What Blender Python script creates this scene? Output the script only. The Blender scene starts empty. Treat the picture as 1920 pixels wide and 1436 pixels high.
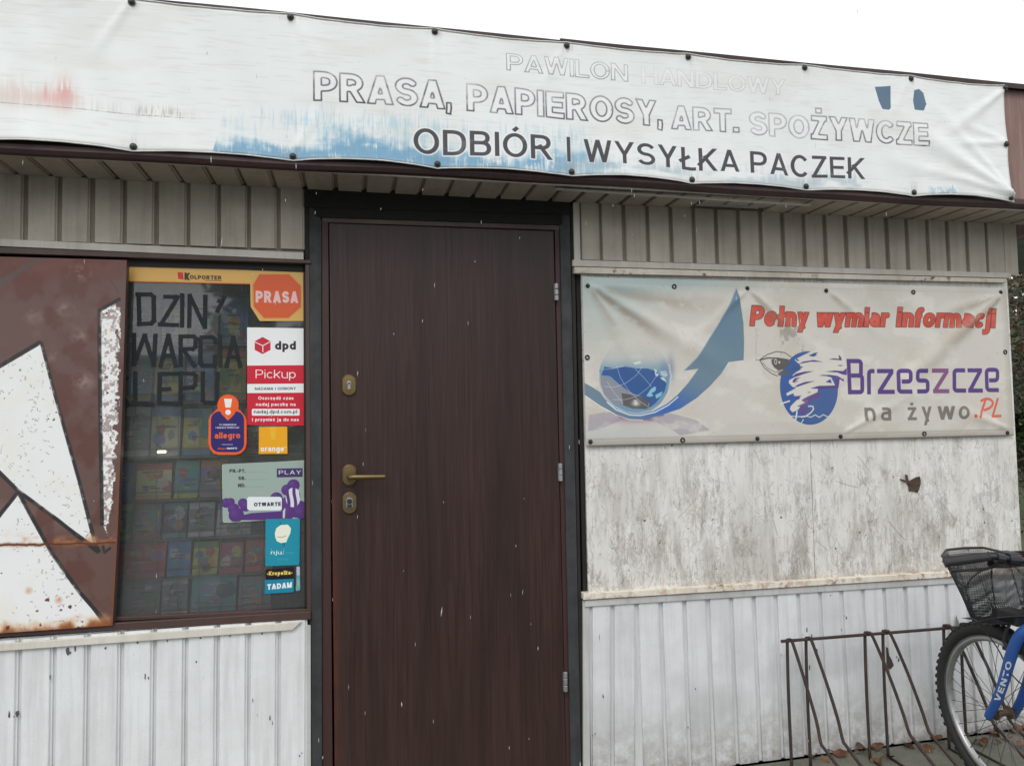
import bpy, bmesh, math, random
import numpy as np
from mathutils import Vector, Matrix
PI = math.pi
sc = bpy.context.scene
COL = sc.collection
random.seed(7)

# ------------------------------------------------------------------ camera, sky, sun, exposure
FOC, YAW, PITCH, ROLL = 1368.0, 0.2181, 0.0518, -0.01742
CAM = np.array([0.0, -2.9, 1.48])
cam_d = bpy.data.cameras.new('camera'); cam = bpy.data.objects.new('camera', cam_d); COL.objects.link(cam)
cy_, sy_, cp_, sp_, cr_, sr_ = math.cos(YAW), math.sin(YAW), math.cos(PITCH), math.sin(PITCH), math.cos(ROLL), math.sin(ROLL)
AF = np.array([sy_*cp_, cy_*cp_, sp_]); AX = np.array([cy_, -sy_, 0.0]); AU = np.cross(AX, AF)
AX, AU = cr_*AX+sr_*AU, -sr_*AX+cr_*AU
cam.matrix_world = Matrix(((AX[0], AU[0], -AF[0], CAM[0]), (AX[1], AU[1], -AF[1], CAM[1]), (AX[2], AU[2], -AF[2], CAM[2]), (0, 0, 0, 1)))
cam_d.sensor_fit = 'HORIZONTAL'; cam_d.sensor_width = 36.0; cam_d.lens = 36.0*FOC/1920.0
cam_d.clip_start = 0.05; cam_d.clip_end = 600.0
sc.camera = cam

world = bpy.data.worlds.new('World'); sc.world = world; world.use_nodes = True
wn = world.node_tree; wn.nodes.clear()
SUN_EL, SUN_AZ = math.radians(48), math.radians(205)      # azimuth clockwise from +y
sky = wn.nodes.new('ShaderNodeTexSky'); sky.sky_type = 'NISHITA'; sky.sun_disc = False
sky.sun_elevation = SUN_EL; sky.sun_rotation = SUN_AZ; sky.dust_density = 4.0; sky.air_density = 1.2
hs = wn.nodes.new('ShaderNodeHueSaturation'); hs.inputs['Saturation'].default_value = 0.25
mx = wn.nodes.new('ShaderNodeMix'); mx.data_type = 'RGBA'; mx.inputs[0].default_value = 0.8
bg = wn.nodes.new('ShaderNodeBackground'); bg.inputs['Strength'].default_value = 0.128
wo = wn.nodes.new('ShaderNodeOutputWorld')
wn.links.new(sky.outputs[0], hs.inputs['Color']); wn.links.new(hs.outputs[0], mx.inputs[6])
mx.inputs[7].default_value = (9.9, 10.3, 10.6, 1)         # cloud layer
wn.links.new(mx.outputs[2], bg.inputs['Color']); wn.links.new(bg.outputs[0], wo.inputs[0])
sun_d = bpy.data.lights.new('sun', 'SUN'); sun = bpy.data.objects.new('sun', sun_d); COL.objects.link(sun)
sun_d.energy = 1.1; sun_d.angle = math.radians(28); sun_d.color = (1.0, 0.97, 0.93)
sdir = Vector((math.sin(SUN_AZ)*math.cos(SUN_EL), math.cos(SUN_AZ)*math.cos(SUN_EL), math.sin(SUN_EL)))
sun.rotation_euler = (-sdir).to_track_quat('-Z', 'Y').to_euler(); sun.location = sdir*30
sc.view_settings.view_transform = 'Standard'; sc.view_settings.look = 'None'
sc.view_settings.exposure = 0.06; sc.view_settings.gamma = 1.0; sc.view_settings.use_curve_mapping = False
sc.render.engine = 'CYCLES'
sc.cycles.transparent_max_bounces = 16; sc.cycles.max_bounces = 8

# ------------------------------------------------------------------ survey helpers: measured photo points onto real planes
def ray(px, py):
    px = np.asarray(px, float); py = np.asarray(py, float)
    return AX*((px-960)/FOC)[..., None] - AU*((py-718)/FOC)[..., None] + AF
def onY(px, py, y=0.0):
    d = ray(px, py); return CAM + d*((y-CAM[1])/d[..., 1])[..., None]
def W(px, py, y=0.0):
    return Vector(onY(px, py, y).tolist())
def WX(px, py, x):
    d = ray(px, py); return Vector((CAM + d*((x-CAM[0])/d[..., 0])[..., None]).tolist())

# ------------------------------------------------------------------ object helpers
WL = {}
def tag(o, label=None, cat=None, group=None, kind=None):
    if label: o['label'] = label
    if cat: o['category'] = cat
    if group: o['group'] = group
    if kind: o['kind'] = kind
    return o
def empty(name, loc, label=None, cat=None, group=None):
    o = bpy.data.objects.new(name, None); COL.objects.link(o); o.location = loc; o.empty_display_size = 0.05
    WL[o.name] = Vector(loc)
    return tag(o, label, cat, group)
def link(name, me, parent=None, origin=(0, 0, 0)):
    o = bpy.data.objects.new(name, me); COL.objects.link(o)
    org = Vector(origin); WL[o.name] = org
    if parent is not None:
        o.parent = parent; o.location = org - WL[parent.name]
    else: o.location = org
    return o
class MB:
    def __init__(s): s.v = []; s.f = []; s.m = []
    def add(s, vs, fs, mi=0):
        b = len(s.v); s.v += [tuple(v) for v in vs]; s.f += [tuple(i+b for i in f) for f in fs]; s.m += [mi]*len(fs)
    def box(s, a, b, mi=0):
        (x0, y0, z0), (x1, y1, z1) = a, b
        s.add([(x0,y0,z0),(x1,y0,z0),(x1,y1,z0),(x0,y1,z0),(x0,y0,z1),(x1,y0,z1),(x1,y1,z1),(x0,y1,z1)],
              [(0,3,2,1),(4,5,6,7),(0,1,5,4),(1,2,6,5),(2,3,7,6),(3,0,4,7)], mi)
    def hexa(s, front, dy, mi=0):
        """front: 4 points CCW seen from -y ; extruded dy towards +y"""
        f = [Vector(p) for p in front]; bk = [p+Vector((0, dy, 0)) for p in f]
        s.add(f+bk, [(0,1,2,3),(7,6,5,4),(0,4,5,1),(1,5,6,2),(2,6,7,3),(3,7,4,0)], mi)
    def obox(s, c, ax, ay, az, mi=0):
        c, ax, ay, az = map(Vector, (c, ax, ay, az))
        vs = [c+sx*ax+sy*ay+sz*az for sz in (-1, 1) for (sx, sy) in ((-1,-1),(1,-1),(1,1),(-1,1))]
        s.add(vs, [(0,3,2,1),(4,5,6,7),(0,1,5,4),(1,2,6,5),(2,3,7,6),(3,0,4,7)], mi)
    def tube(s, pts, r, n=8, closed=False, mi=0, caps=True):
        pts = [Vector(p) for p in pts]; N = len(pts); rr = r if isinstance(r, (list, tuple)) else [r]*N
        rings = []; up = None
        for i, p in enumerate(pts):
            if closed: t = pts[(i+1) % N]-pts[i-1]
            else: t = pts[min(i+1, N-1)]-pts[max(i-1, 0)]
            t.normalize()
            if up is None:
                up = Vector((0, 0, 1)) if abs(t.z) < .9 else Vector((1, 0, 0))
            s1 = t.cross(up); s1.normalize(); up = s1.cross(t)
            rings.append([p+rr[i]*(math.cos(2*PI*k/n)*s1+math.sin(2*PI*k/n)*up) for k in range(n)])
        fs = []
        M = N if closed else N-1
        for i in range(M):
            a = i*n; b = ((i+1) % N)*n
            for k in range(n): fs.append((a+k, a+(k+1) % n, b+(k+1) % n, b+k))
        if not closed and caps:
            fs.append(tuple(range(n-1, -1, -1))); fs.append(tuple((N-1)*n+k for k in range(n)))
        s.add([v for r_ in rings for v in r_], fs, mi)
    def lathe(s, c, axis, prof, n=20, mi=0):
        """prof: (radius, height along axis)"""
        c = Vector(c); ax = Vector(axis).normalized(); e1 = ax.orthogonal().normalized(); e2 = ax.cross(e1)
        vs = []; fs = []
        for (r, h) in prof:
            for k in range(n):
                a = 2*PI*k/n; vs.append(c+ax*h+r*(math.cos(a)*e1+math.sin(a)*e2))
        for i in range(len(prof)-1):
            for k in range(n): fs.append((i*n+k, i*n+(k+1) % n, (i+1)*n+(k+1) % n, (i+1)*n+k))
        fs.append(tuple(range(n-1, -1, -1))); fs.append(tuple((len(prof)-1)*n+k for k in range(n)))
        s.add(vs, fs, mi)
    def build(s, name, mats, parent=None, smooth=False, bevel=0, origin=None):
        me = bpy.data.meshes.new(name)
        a = np.array(s.v); lo, hi = a.min(0), a.max(0)
        org = Vector(((lo[0]+hi[0])/2, (lo[1]+hi[1])/2, lo[2])) if origin is None else Vector(origin)
        me.from_pydata([tuple(Vector(v)-org) for v in s.v], [], s.f)
        if not isinstance(mats, (list, tuple)): mats = [mats]
        for m in mats: me.materials.append(m)
        for p, mi in zip(me.polygons, s.m): p.material_index = mi
        me.update()
        if smooth:
            me.polygons.foreach_set('use_smooth', [True]*len(me.polygons))
        o = link(name, me, parent, org)
        if bevel:
            bv = o.modifiers.new('bevel', 'BEVEL'); bv.width = bevel; bv.segments = 2; bv.limit_method = 'ANGLE'; bv.angle_limit = 0.6
        return o
def copy_tree(o, parent=None):
    c = o.copy(); COL.objects.link(c); c.parent = parent
    for ch in o.children: copy_tree(ch, c)
    return c

# ------------------------------------------------------------------ colours and node materials
def s2l(c): c = np.asarray(c, float); return np.where(c <= .04045, c/12.92, ((c+.055)/1.055)**2.4)
def l2s(c): c = np.clip(np.asarray(c, float), 0, 1); return np.where(c <= .0031308, c*12.92, 1.055*c**(1/2.4)-.055)
def al(rgb, k=1.0):
    """photo sRGB (0-255) of a surface seen under relative light k -> linear base colour"""
    return np.clip(s2l(np.array(rgb)/255.0)/k, 0.003, 0.86)
def al8(rgb, k=1.0): return l2s(al(rgb, k))
class NT:
    def __init__(s, name):
        s.m = bpy.data.materials.new(name); s.m.use_nodes = True; s.t = s.m.node_tree; s.t.nodes.clear()
        s.out = s.t.nodes.new('ShaderNodeOutputMaterial'); s.bs = s.t.nodes.new('ShaderNodeBsdfPrincipled')
        s.L(s.bs.outputs[0], s.out.inputs[0]); s.geo = s.t.nodes.new('ShaderNodeNewGeometry'); s.pos = s.geo.outputs['Position']
    def L(s, a, b): s.t.links.new(a, b)
    def n(s, ty, **kw):
        x = s.t.nodes.new(ty)
        for k, v in kw.items(): setattr(x, k, v)
        return x
    def mapv(s, scale, src=None, loc=(0, 0, 0)):
        mp = s.n('ShaderNodeMapping'); mp.inputs['Scale'].default_value = scale; mp.inputs['Location'].default_value = loc
        s.L(src or s.pos, mp.inputs[0]); return mp.outputs[0]
    def noise(s, scale=5, detail=4, rough=.55, vec=None, dist=0.0):
        x = s.n('ShaderNodeTexNoise'); x.inputs['Scale'].default_value = scale; x.inputs['Detail'].default_value = detail
        x.inputs['Roughness'].default_value = rough; x.inputs['Distortion'].default_value = dist
        s.L(vec or s.pos, x.inputs['Vector']); return x.outputs['Fac']
    def ramp(s, fac, a, b, lo=0.0, hi=1.0):
        x = s.n('ShaderNodeMapRange'); x.clamp = True
        for i, v in enumerate((a, b, lo, hi)): x.inputs[1+i].default_value = v
        s.L(fac, x.inputs[0]); return x.outputs[0]
    def math(s, op, a, b=None):
        x = s.n('ShaderNodeMath', operation=op)
        for i, v in enumerate((a, b)):
            if v is None: continue
            if isinstance(v, (int, float)): x.inputs[i].default_value = v
            else: s.L(v, x.inputs[i])
        return x.outputs[0]
    def mix(s, fac, a, b, mode='MIX'):
        x = s.n('ShaderNodeMix', data_type='RGBA', blend_type=mode)
        for i, v in ((0, fac), (6, a), (7, b)):
            if hasattr(v, 'is_output'): s.L(v, x.inputs[i])
            elif i == 0: x.inputs[0].default_value = v
            else: x.inputs[i].default_value = (*[float(c) for c in v[:3]], 1)
        return x.outputs[2]
    def bump(s, h, strength=.3, dist=.002):
        x = s.n('ShaderNodeBump'); x.inputs['Strength'].default_value = strength; x.inputs['Distance'].default_value = dist
        s.L(h, x.inputs['Height']); s.L(x.outputs[0], s.bs.inputs['Normal'])
    def set(s, col=None, rough=.5, metal=0.0, spec=None):
        if col is not None:
            if hasattr(col, 'is_output'): s.L(col, s.bs.inputs['Base Color'])
            else: s.bs.inputs['Base Color'].default_value = (*[float(c) for c in col[:3]], 1)
        if hasattr(rough, 'is_output'): s.L(rough, s.bs.inputs['Roughness'])
        else: s.bs.inputs['Roughness'].default_value = rough
        s.bs.inputs['Metallic'].default_value = metal
        if spec is not None: s.bs.inputs['Specular IOR Level'].default_value = spec
        return s.m
def weathered(name, base, dirt, amt=.4, streak=.3, rust=0.0, rough=.5, bumps=.25, metal=0.0, rnd=.06, rustcol=(.22, .075, .02), scale=3.0, splash=0):
    t = NT(name)
    n1 = t.ramp(t.noise(scale, 6, .62), .38, .68)
    st = t.ramp(t.noise(1, 5, .6, t.mapv((38, 38, 2.2))), .45, .75)
    c = t.mix(t.math('MULTIPLY', n1, amt), base, dirt)
    c = t.mix(t.math('MULTIPLY', st, streak), c, dirt)
    oi = t.n('ShaderNodeObjectInfo')
    c = t.mix(t.ramp(oi.outputs['Random'], 0, 1, 0, rnd*2), c, np.array(dirt)*.8)
    fine = t.noise(260, 3, .6)
    c = t.mix(t.ramp(fine, .6, .75, 0, .35), c, np.array(dirt)*.6)
    if rust:
        r = t.ramp(t.noise(34, 5, .7), .66-.22*rust, .72-.18*rust); big = t.ramp(t.noise(5.5, 3, .5), .42, .6)
        r = t.math('MULTIPLY', r, big)
        rc = t.mix(t.noise(60, 3, .6), rustcol, np.array(rustcol)*.3)
        c = t.mix(r, c, rc)
    if splash:
        sx_ = t.n('ShaderNodeSeparateXYZ'); t.L(t.pos, sx_.inputs[0]); mz = t.ramp(sx_.outputs[2], splash, .0, 0, 1)
        c = t.mix(t.math('MULTIPLY', t.math('MULTIPLY', mz, .8), t.ramp(t.noise(22, 6, .7), .3, .62)), c, (.22, .185, .14)); mo = t.math('MULTIPLY', t.ramp(t.noise(2.2, 3, .5), .5, .68), .4); c = t.mix(mo, c, np.array(dirt)*1.3)
    t.bump(t.noise(120, 5, .65), bumps, .0015)
    return t.set(c, t.ramp(n1, 0, 1, rough, min(1, rough+.2)), metal)
def plain(name, col, rough=.5, metal=0.0, var=.25, scale=30, bumps=.1, spec=None):
    t = NT(name); n1 = t.noise(scale, 4, .6)
    c = t.mix(t.ramp(n1, .35, .7), col, np.array(col)*(1-var))
    if bumps: t.bump(t.noise(scale*8, 3, .6), bumps, .001)
    return t.set(c, rough, metal, spec)

# ------------------------------------------------------------------ small drawing engine for flat print (numpy, nothing loaded)
def fbm(h, w, cx, cy, octv=4, seed=0, pers=.55):
    rs = np.random.RandomState(seed); out = np.zeros((h, w), np.float32); amp = 1.0; tot = 0
    for o in range(octv):
        gx, gy = max(2, int(w/cx)+2), max(2, int(h/cy)+2)
        g = rs.rand(gy, gx).astype(np.float32)
        xs = np.linspace(0, gx-1.001, w); ys = np.linspace(0, gy-1.001, h)
        xi = xs.astype(int); yi = ys.astype(int); fx = (xs-xi).astype(np.float32); fy = (ys-yi).astype(np.float32)
        fx = fx*fx*(3-2*fx); fy = fy*fy*(3-2*fy)
        r0 = g[yi][:, xi]*(1-fx)+g[yi][:, xi+1]*fx; r1 = g[yi+1][:, xi]*(1-fx)+g[yi+1][:, xi+1]*fx
        out += amp*(r0*(1-fy)[:, None]+r1*fy[:, None]); tot += amp
        amp *= pers; cx = max(cx/2, 1.01); cy = max(cy/2, 1.01)
    return out/tot
def sm(x, a, b): t = np.clip((x-a)/(b-a), 0, 1); return t*t*(3-2*t)
# ---- a plain grotesque drawn with strokes; cap height 1, x-height XH
XH = .725
def arc(cx, cy, rx, ry, a0, a1, n=14):
    return [(cx+rx*math.cos(math.radians(a0+(a1-a0)*i/n)), cy+ry*math.sin(math.radians(a0+(a1-a0)*i/n))) for i in range(n+1)]
def rp(P, r):
    out = [P[0]]
    for i in range(1, len(P)-1):
        a, b, c = map(np.array, (P[i-1], P[i], P[i+1])); la, lc = np.linalg.norm(a-b), np.linalg.norm(c-b)
        ra = min(r, la/(2 if i > 1 else 1)); rc = min(r, lc/(2 if i < len(P)-2 else 1))
        p, q = b+(a-b)/la*ra, b+(c-b)/lc*rc
        for t in np.linspace(0, 1, 7): out.append(tuple((1-t)**2*p+2*t*(1-t)*(b*.92+(p+q)*.04)+t*t*q))
    out.append(P[-1]); return out
def exd(a, b, e=.2):
    a, b = np.array(a, float), np.array(b, float); d = (b-a)/np.linalg.norm(b-a)*e; return [tuple(a-d), tuple(b+d)]
def glyph(ch, s):
    h = s/2; x = XH; C1 = (0, 1); CX = (0, x)
    if ch == ' ': return .30, [], None
    acc = {'Ó': 'O', 'Ż': 'Z', 'ż': 'z', 'ź': 'z', 'ś': 's', 'ę': 'e', 'ą': 'a'}
    if ch in acc:
        w, L, c = glyph(acc[ch], s); L = [(l, c) for l in L]; T = 1.0 if ch.isupper() else x
        if ch in 'Żż': L.append(([(w/2, T+.09), (w/2, T+.09+s)], None))
        elif ch in 'ęą': L.append(([(w*.6, 0), (w*.55, -.12), (w*.72, -.16)], None))
        else: L.append((exd((w*.45, T+.09), (w*.62, T+.24), 0), None))
        return w, L, 'mixed'
    U = {
     'A': (.74, [exd((h*.95, 0), (.37, 1)), exd((.74-h*.95, 0), (.37, 1)), [(.15, .27), (.59, .27)]], C1),
     'B': (.68, [[(h, 0), (h, 1)], rp([(h, 1-h), (.64-h, 1-h), (.64-h, .53), (h, .53)], .2), rp([(h, .53), (.68-h, .53), (.68-h, h), (h, h)], .22)], None),
     'C': (.74, [arc(.385, .5, .385-h, .5-h, 38, 322, 22)], None),
     'D': (.73, [[(h, 0), (h, 1)], rp([(h, 1-h), (.73-h, 1-h), (.73-h, h), (h, h)], .36)], None),
     'E': (.62, [[(h, 0), (h, 1)], [(h, 1-h), (.61, 1-h)], [(h, .51), (.57, .51)], [(h, h), (.62, h)]], None),
     'H': (.71, [[(h, 0), (h, 1)], [(.71-h, 0), (.71-h, 1)], [(h, .52), (.71-h, .52)]], None),
     'I': (s, [[(h, 0), (h, 1)]], None),
     'K': (.71, [[(h, 0), (h, 1)], exd((h, .34), (.66-h*.4, 1), .15), exd((.27, .56), (.71-h, 0), .12)], C1),
     'L': (.57, [[(h, 0), (h, 1)], [(h, h), (.57, h)]], None),
     'M': (.84, [[(h, 0), (h, 1)], [(.84-h, 0), (.84-h, 1)], exd((h, 1), (.42, 0), .1), exd((.84-h, 1), (.42, 0), .1)], C1),
     'N': (.72, [[(h, 0), (h, 1)], [(.72-h, 0), (.72-h, 1)], exd((h, 1), (.72-h, 0), .1)], C1),
     'O': (.80, [arc(.40, .5, .40-h, .5-h, 0, 360, 32)], None),
     'P': (.67, [[(h, 0), (h, 1)], rp([(h, 1-h), (.67-h, 1-h), (.67-h, .43), (h, .43)], .26)], None),
     'R': (.73, [[(h, 0), (h, 1)], rp([(h, 1-h), (.67-h, 1-h), (.67-h, .47), (h, .47)], .24), exd((.36, .47), (.73-h*1.1, 0), .14)], C1),
     'S': (.67, [arc(.335, 1-h-(1-2*h)/4, .335-h, (1-2*h)/4, 22, 270, 16)+arc(.335, h+(1-2*h)/4, .335-h, (1-2*h)/4, 90, -160, 16)[1:]], None),
     'T': (.65, [[(.325, 0), (.325, 1)], [(0, 1-h), (.65, 1-h)]], None),
     'U': (.70, [rp([(h, 1), (h, h), (.70-h, h), (.70-h, 1)], .3)], None),
     'V': (.74, [exd((h*.95, 1), (.37, 0)), exd((.74-h*.95, 1), (.37, 0))], C1),
     'W': (1.0, [exd((h, 1), (.27, 0)), exd((.27, 0), (.50, 1)), exd((.50, 1), (.73, 0)), exd((.73, 0), (1-h, 1))], C1),
     'Y': (.72, [exd((h, 1), (.36, .42), .14)[:1]+[(.36, .42)], [exd((.36, .42), (.72-h, 1), .14)[1], (.36, .42)], [(.36, 0), (.36, .46)]], C1),
     'Z': (.64, [[(.03, 1-h), (.62, 1-h)], [(.0, h), (.64, h)], exd((h, h*.6), (.62-h, 1-h*.6), .0)], None),
     'Ł': (.60, [[(.06+h, 0), (.06+h, 1)], [(.06+h, h), (.60, h)], [(-.03, .36), (.38, .62)]], None),
     '.': (s, [[(h, 0), (h, s)]], None), ',': (s, [[(h, 0), (h, s)], [(h*1.12, s*.45), (h*.75, -.17)]], None), '-': (.33, [[(0, .38), (.33, .38)]], None),
     '!': (s, [[(h, .28), (h, 1)], [(h, 0), (h, s)]], None), '"': (.3, [[(h*.6, .7), (h*.6, 1)], [(.3-h*.6, .7), (.3-h*.6, 1)]], None),
     'a': (.56, [rp([(h*.9, x-h), (.56-h, x-h), (.56-h, 0)], .2), rp([(.56-h, .42), (h, .42), (h, h), (.56-h, h)], .17)], None),
     'c': (.54, [arc(.29, x/2, .29-h, x/2-h, 42, 318, 18)], None),
     'd': (.60, [[(.60-h, 0), (.60-h, 1)], arc(.30, x/2, .30-h, x/2-h, 0, 360, 22)], None),
     'b': (.60, [[(h, 0), (h, 1)], arc(.30, x/2, .30-h, x/2-h, 0, 360, 22)], None),
     'e': (.59, [arc(.295, x/2, .295-h, x/2-h, 0, 318, 22), [(h, x/2), (.59-h*.6, x/2)]], None),
     'f': (.36, [rp([(.15, 0), (.15, 1-h), (.37, 1-h)], .16), [(0, x-h), (.33, x-h)]], None),
     'g': (.60, [arc(.30, x/2, .30-h, x/2-h, 0, 360, 22), rp([(.60-h, x), (.60-h, -.22), (h, -.22)], .2)], None),
     'i': (s, [[(h, 0), (h, x)], [(h, 1-s), (h, 1)]], None), 'j': (s+.08, [rp([(.08+h, x), (.08+h, -.22), (-.06, -.22)], .12), [(.08+h, 1-s), (.08+h, 1)]], None),
     'k': (.56, [[(h, 0), (h, 1)], exd((h, .24), (.5-h*.3, x), .12), exd((.22, .42), (.56-h, 0), .12)], C1),
     'l': (s, [[(h, 0), (h, 1)]], None), 'ł': (s+.14, [[(.07+h, 0), (.07+h, 1)], [(-.01, .42), (s+.15, .62)]], None),
     'm': (.90, [[(h, 0), (h, x)], rp([(h, x*.6), (h, x-h), (.45, x-h), (.45, 0)], .2), rp([(.45, x*.6), (.45, x-h), (.90-h, x-h), (.90-h, 0)], .2)], None),
     'n': (.57, [[(h, 0), (h, x)], rp([(h, x*.6), (h, x-h), (.57-h, x-h), (.57-h, 0)], .22)], None),
     'o': (.62, [arc(.31, x/2, .31-h, x/2-h, 0, 360, 24)], None),
     'p': (.60, [[(h, -.28), (h, x)], arc(.30, x/2, .30-h, x/2-h, 0, 360, 22)], None),
     'r': (.38, [[(h, 0), (h, x)], rp([(h, x*.5), (h, x-h), (.38, x-h)], .2)], None),
     's': (.52, [arc(.26, x-h-(x-2*h)/4, .26-h, (x-2*h)/4, 22, 270, 12)+arc(.26, h+(x-2*h)/4, .26-h, (x-2*h)/4, 90, -160, 12)[1:]], None),
     't': (.34, [rp([(.13, .95), (.13, h), (.34, h)], .12), [(0, x-h), (.32, x-h)]], None),
     'u': (.57, [[(.57-h, 0), (.57-h, x)], rp([(h, x), (h, h), (.57-h, h)], .22)], None),
     'w': (.84, [exd((h, x), (.23, 0)), exd((.23, 0), (.42, x)), exd((.42, x), (.61, 0)), exd((.61, 0), (.84-h, x))], CX),
     'y': (.56, [exd((h*.9, x), (.30, .02), .12), exd((.56-h*.9, x), (.17, -.26), .12)], (-.28, x)),
     'z': (.50, [[(.02, x-h), (.49, x-h)], [(0, h), (.50, h)], [(h, h*.7), (.49-h, x-h*.7)]], None),
    }
    w, L, c = U[ch]; return w, L, c
def clip_half(poly, y, keep_below):
    out = []; n = len(poly)
    for i in range(n):
        a, b = poly[i], poly[(i+1) % n]; ia = (a[1] <= y) == keep_below or a[1] == y; ib = (b[1] <= y) == keep_below or b[1] == y
        if ia: out.append(a)
        if ia != ib: t = (y-a[1])/(b[1]-a[1]); out.append((a[0]+t*(b[0]-a[0]), y))
    return out
def text_polys(st, s, gap=.11):
    polys = []; X = 0.0; h = s/2
    for ch in st:
        w, L, c = glyph(ch, s)
        for l in L:
            cc = c
            if c == 'mixed': l, cc = l
            P = [np.array(p, float) for p in l]; raw = []
            for i in range(len(P)-1):
                a, b = P[i], P[i+1]; d = b-a; n_ = np.hypot(*d)
                if n_ < 1e-6: continue
                d /= n_; nn = np.array([-d[1], d[0]])*h; raw.append([a+nn, a-nn, b-nn, b+nn])
                if 0 < i: raw.append([a+h*np.array([math.cos(t), math.sin(t)]) for t in np.arange(10)*2*PI/10])
            for q in raw:
                q = [tuple(v) for v in q]
                if cc:
                    q = clip_half(q, cc[1], True)
                    if len(q) > 2: q = clip_half(q, cc[0], False)
                if len(q) > 2: polys.append(np.array(q)+[X, 0])
        X += w+gap
    return polys, X-gap
class Canvas:
    """local rectangle x0..x1, z0..z1 in metres; d = metres per texel; conv maps survey points to (x, z)"""
    def __init__(s, x0, z0, x1, z1, d, col, y=0.0, k=1.0, slack=None):
        s.x0, s.z0, s.d = x0, z0, d; s.w = int(round((x1-x0)/d)); s.h = int(round((z1-z0)/d)); s.x1, s.z1 = x1, z1
        s.y = y; s.k = k; s.a = np.empty((s.h, s.w, 3), np.float32); s.a[:] = al8(col, k); s.fit = None
    def P(s, pts):
        """survey pixels -> texels (row 0 = bottom)"""
        p = np.asarray(pts, float); q = onY(p[:, 0], p[:, 1], s.y)
        return np.stack([(q[:, 0]-s.x0)/s.d, (q[:, 2]-s.z0)/s.d], 1)
    def fill(s, polys, ss=3):
        """polys in texel coords, even-odd; returns (mask, y0)"""
        m = np.zeros((s.h, s.w), np.float32)
        allp = np.concatenate(polys); ya = max(0, int(np.floor(allp[:, 1].min()))); yb = min(s.h, int(np.ceil(allp[:, 1].max()))+1)
        if yb <= ya: return m
        E = []
        for p in polys:
            q = np.roll(p, -1, 0); E.append(np.concatenate([p, q], 1))
        E = np.concatenate(E); E = E[np.abs(E[:, 1]-E[:, 3]) > 1e-9]
        lo = np.minimum(E[:, 1], E[:, 3]); hi = np.maximum(E[:, 1], E[:, 3])
        for r in range(ya, yb):
            row = m[r]
            for j in range(ss):
                y = r+(j+.5)/ss; k = (lo <= y) & (hi > y)
                if not k.any(): continue
                e = E[k]; xs = np.sort(e[:, 0]+(y-e[:, 1])*(e[:, 2]-e[:, 0])/(e[:, 3]-e[:, 1]))
                for a, b in zip(xs[0::2], xs[1::2]):
                    a = max(a, 0.0); b = min(b, float(s.w))
                    if b <= a: continue
                    ia, ib = int(a), int(b)
                    if ia == ib: row[ia] += (b-a)/ss
                    else:
                        row[ia] += (ia+1-a)/ss; row[ia+1:ib] += 1/ss
                        if ib < s.w: row[ib] += (b-ib)/ss
        return m
    def paint(s, m, col, alpha=1.0, k=None):
        if isinstance(alpha, np.ndarray): m = m*alpha
        else: m = m*alpha
        m = np.clip(m, 0, 1)[..., None]
        c = al8(col, s.k if k is None else k) if not (isinstance(col, np.ndarray) and col.ndim == 3) else col
        s.a[:] = s.a*(1-m)+m*c
    def poly(s, pts, col, alpha=1.0): s.paint(s.fill([s.P(pts)]), col, alpha)
    def line_polys(s, P, wd):
        out = []; wd = wd if isinstance(wd, (list, tuple)) else [wd]*len(P)
        for i in range(len(P)-1):
            a, b = P[i], P[i+1]; t = b-a; L = np.hypot(*t)
            if L < 1e-6: continue
            t = t/L; nrm = np.array([-t[1], t[0]])
            out.append(np.array([a+nrm*wd[i]/2, a-nrm*wd[i]/2, b-nrm*wd[i+1]/2, b+nrm*wd[i+1]/2]))
        return out
    def stroke_mask(s, pts, wpx, rnd=True, raw=False):
        P = np.asarray(pts, float) if raw else s.P(pts)
        wd = [w*(1 if raw else s.pxs()) for w in (wpx if isinstance(wpx, (list, tuple)) else [wpx]*len(P))]
        pl = s.line_polys(P, wd)
        if rnd: pl += [s.circ(p, w_/2, 12) for p, w_ in zip(P[1:-1], wd[1:-1])]
        return s.union(pl)
    def pxs(s):
        """texels per photo pixel at canvas centre"""
        cx, cz = (s.x0+s.x1)/2, (s.z0+s.z1)/2; q = np.array([cx, s.y, cz])-CAM
        return (q@AF)/FOC/s.d
    def circ(s, c, r, n=16, ry=None):
        t = np.arange(n)*2*PI/n; return np.stack([c[0]+r*np.cos(t), c[1]+(ry or r)*np.sin(t)], 1)
    def stroke(s, pts, wpx, col, alpha=1.0, rnd=True): s.paint(s.stroke_mask(pts, wpx, rnd), col, alpha)
    def dilate(s, m, r):
        out = m.copy(); R = int(math.ceil(r))
        for dy in range(-R, R+1):
            for dx in range(-R, R+1):
                dd = math.hypot(dx, dy)
                if dd > r+.5 or (dx == 0 and dy == 0): continue
                wgt = min(1, r+.5-dd+0.0)
                sh = np.zeros_like(m)
                ys = slice(max(0, dy), min(s.h, s.h+dy)); yd = slice(max(0, -dy), min(s.h, s.h-dy))
                xs = slice(max(0, dx), min(s.w, s.w+dx)); xd = slice(max(0, -dx), min(s.w, s.w-dx))
                sh[ys, xs] = m[yd, xd]*wgt; np.maximum(out, sh, out=out)
        return out
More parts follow.
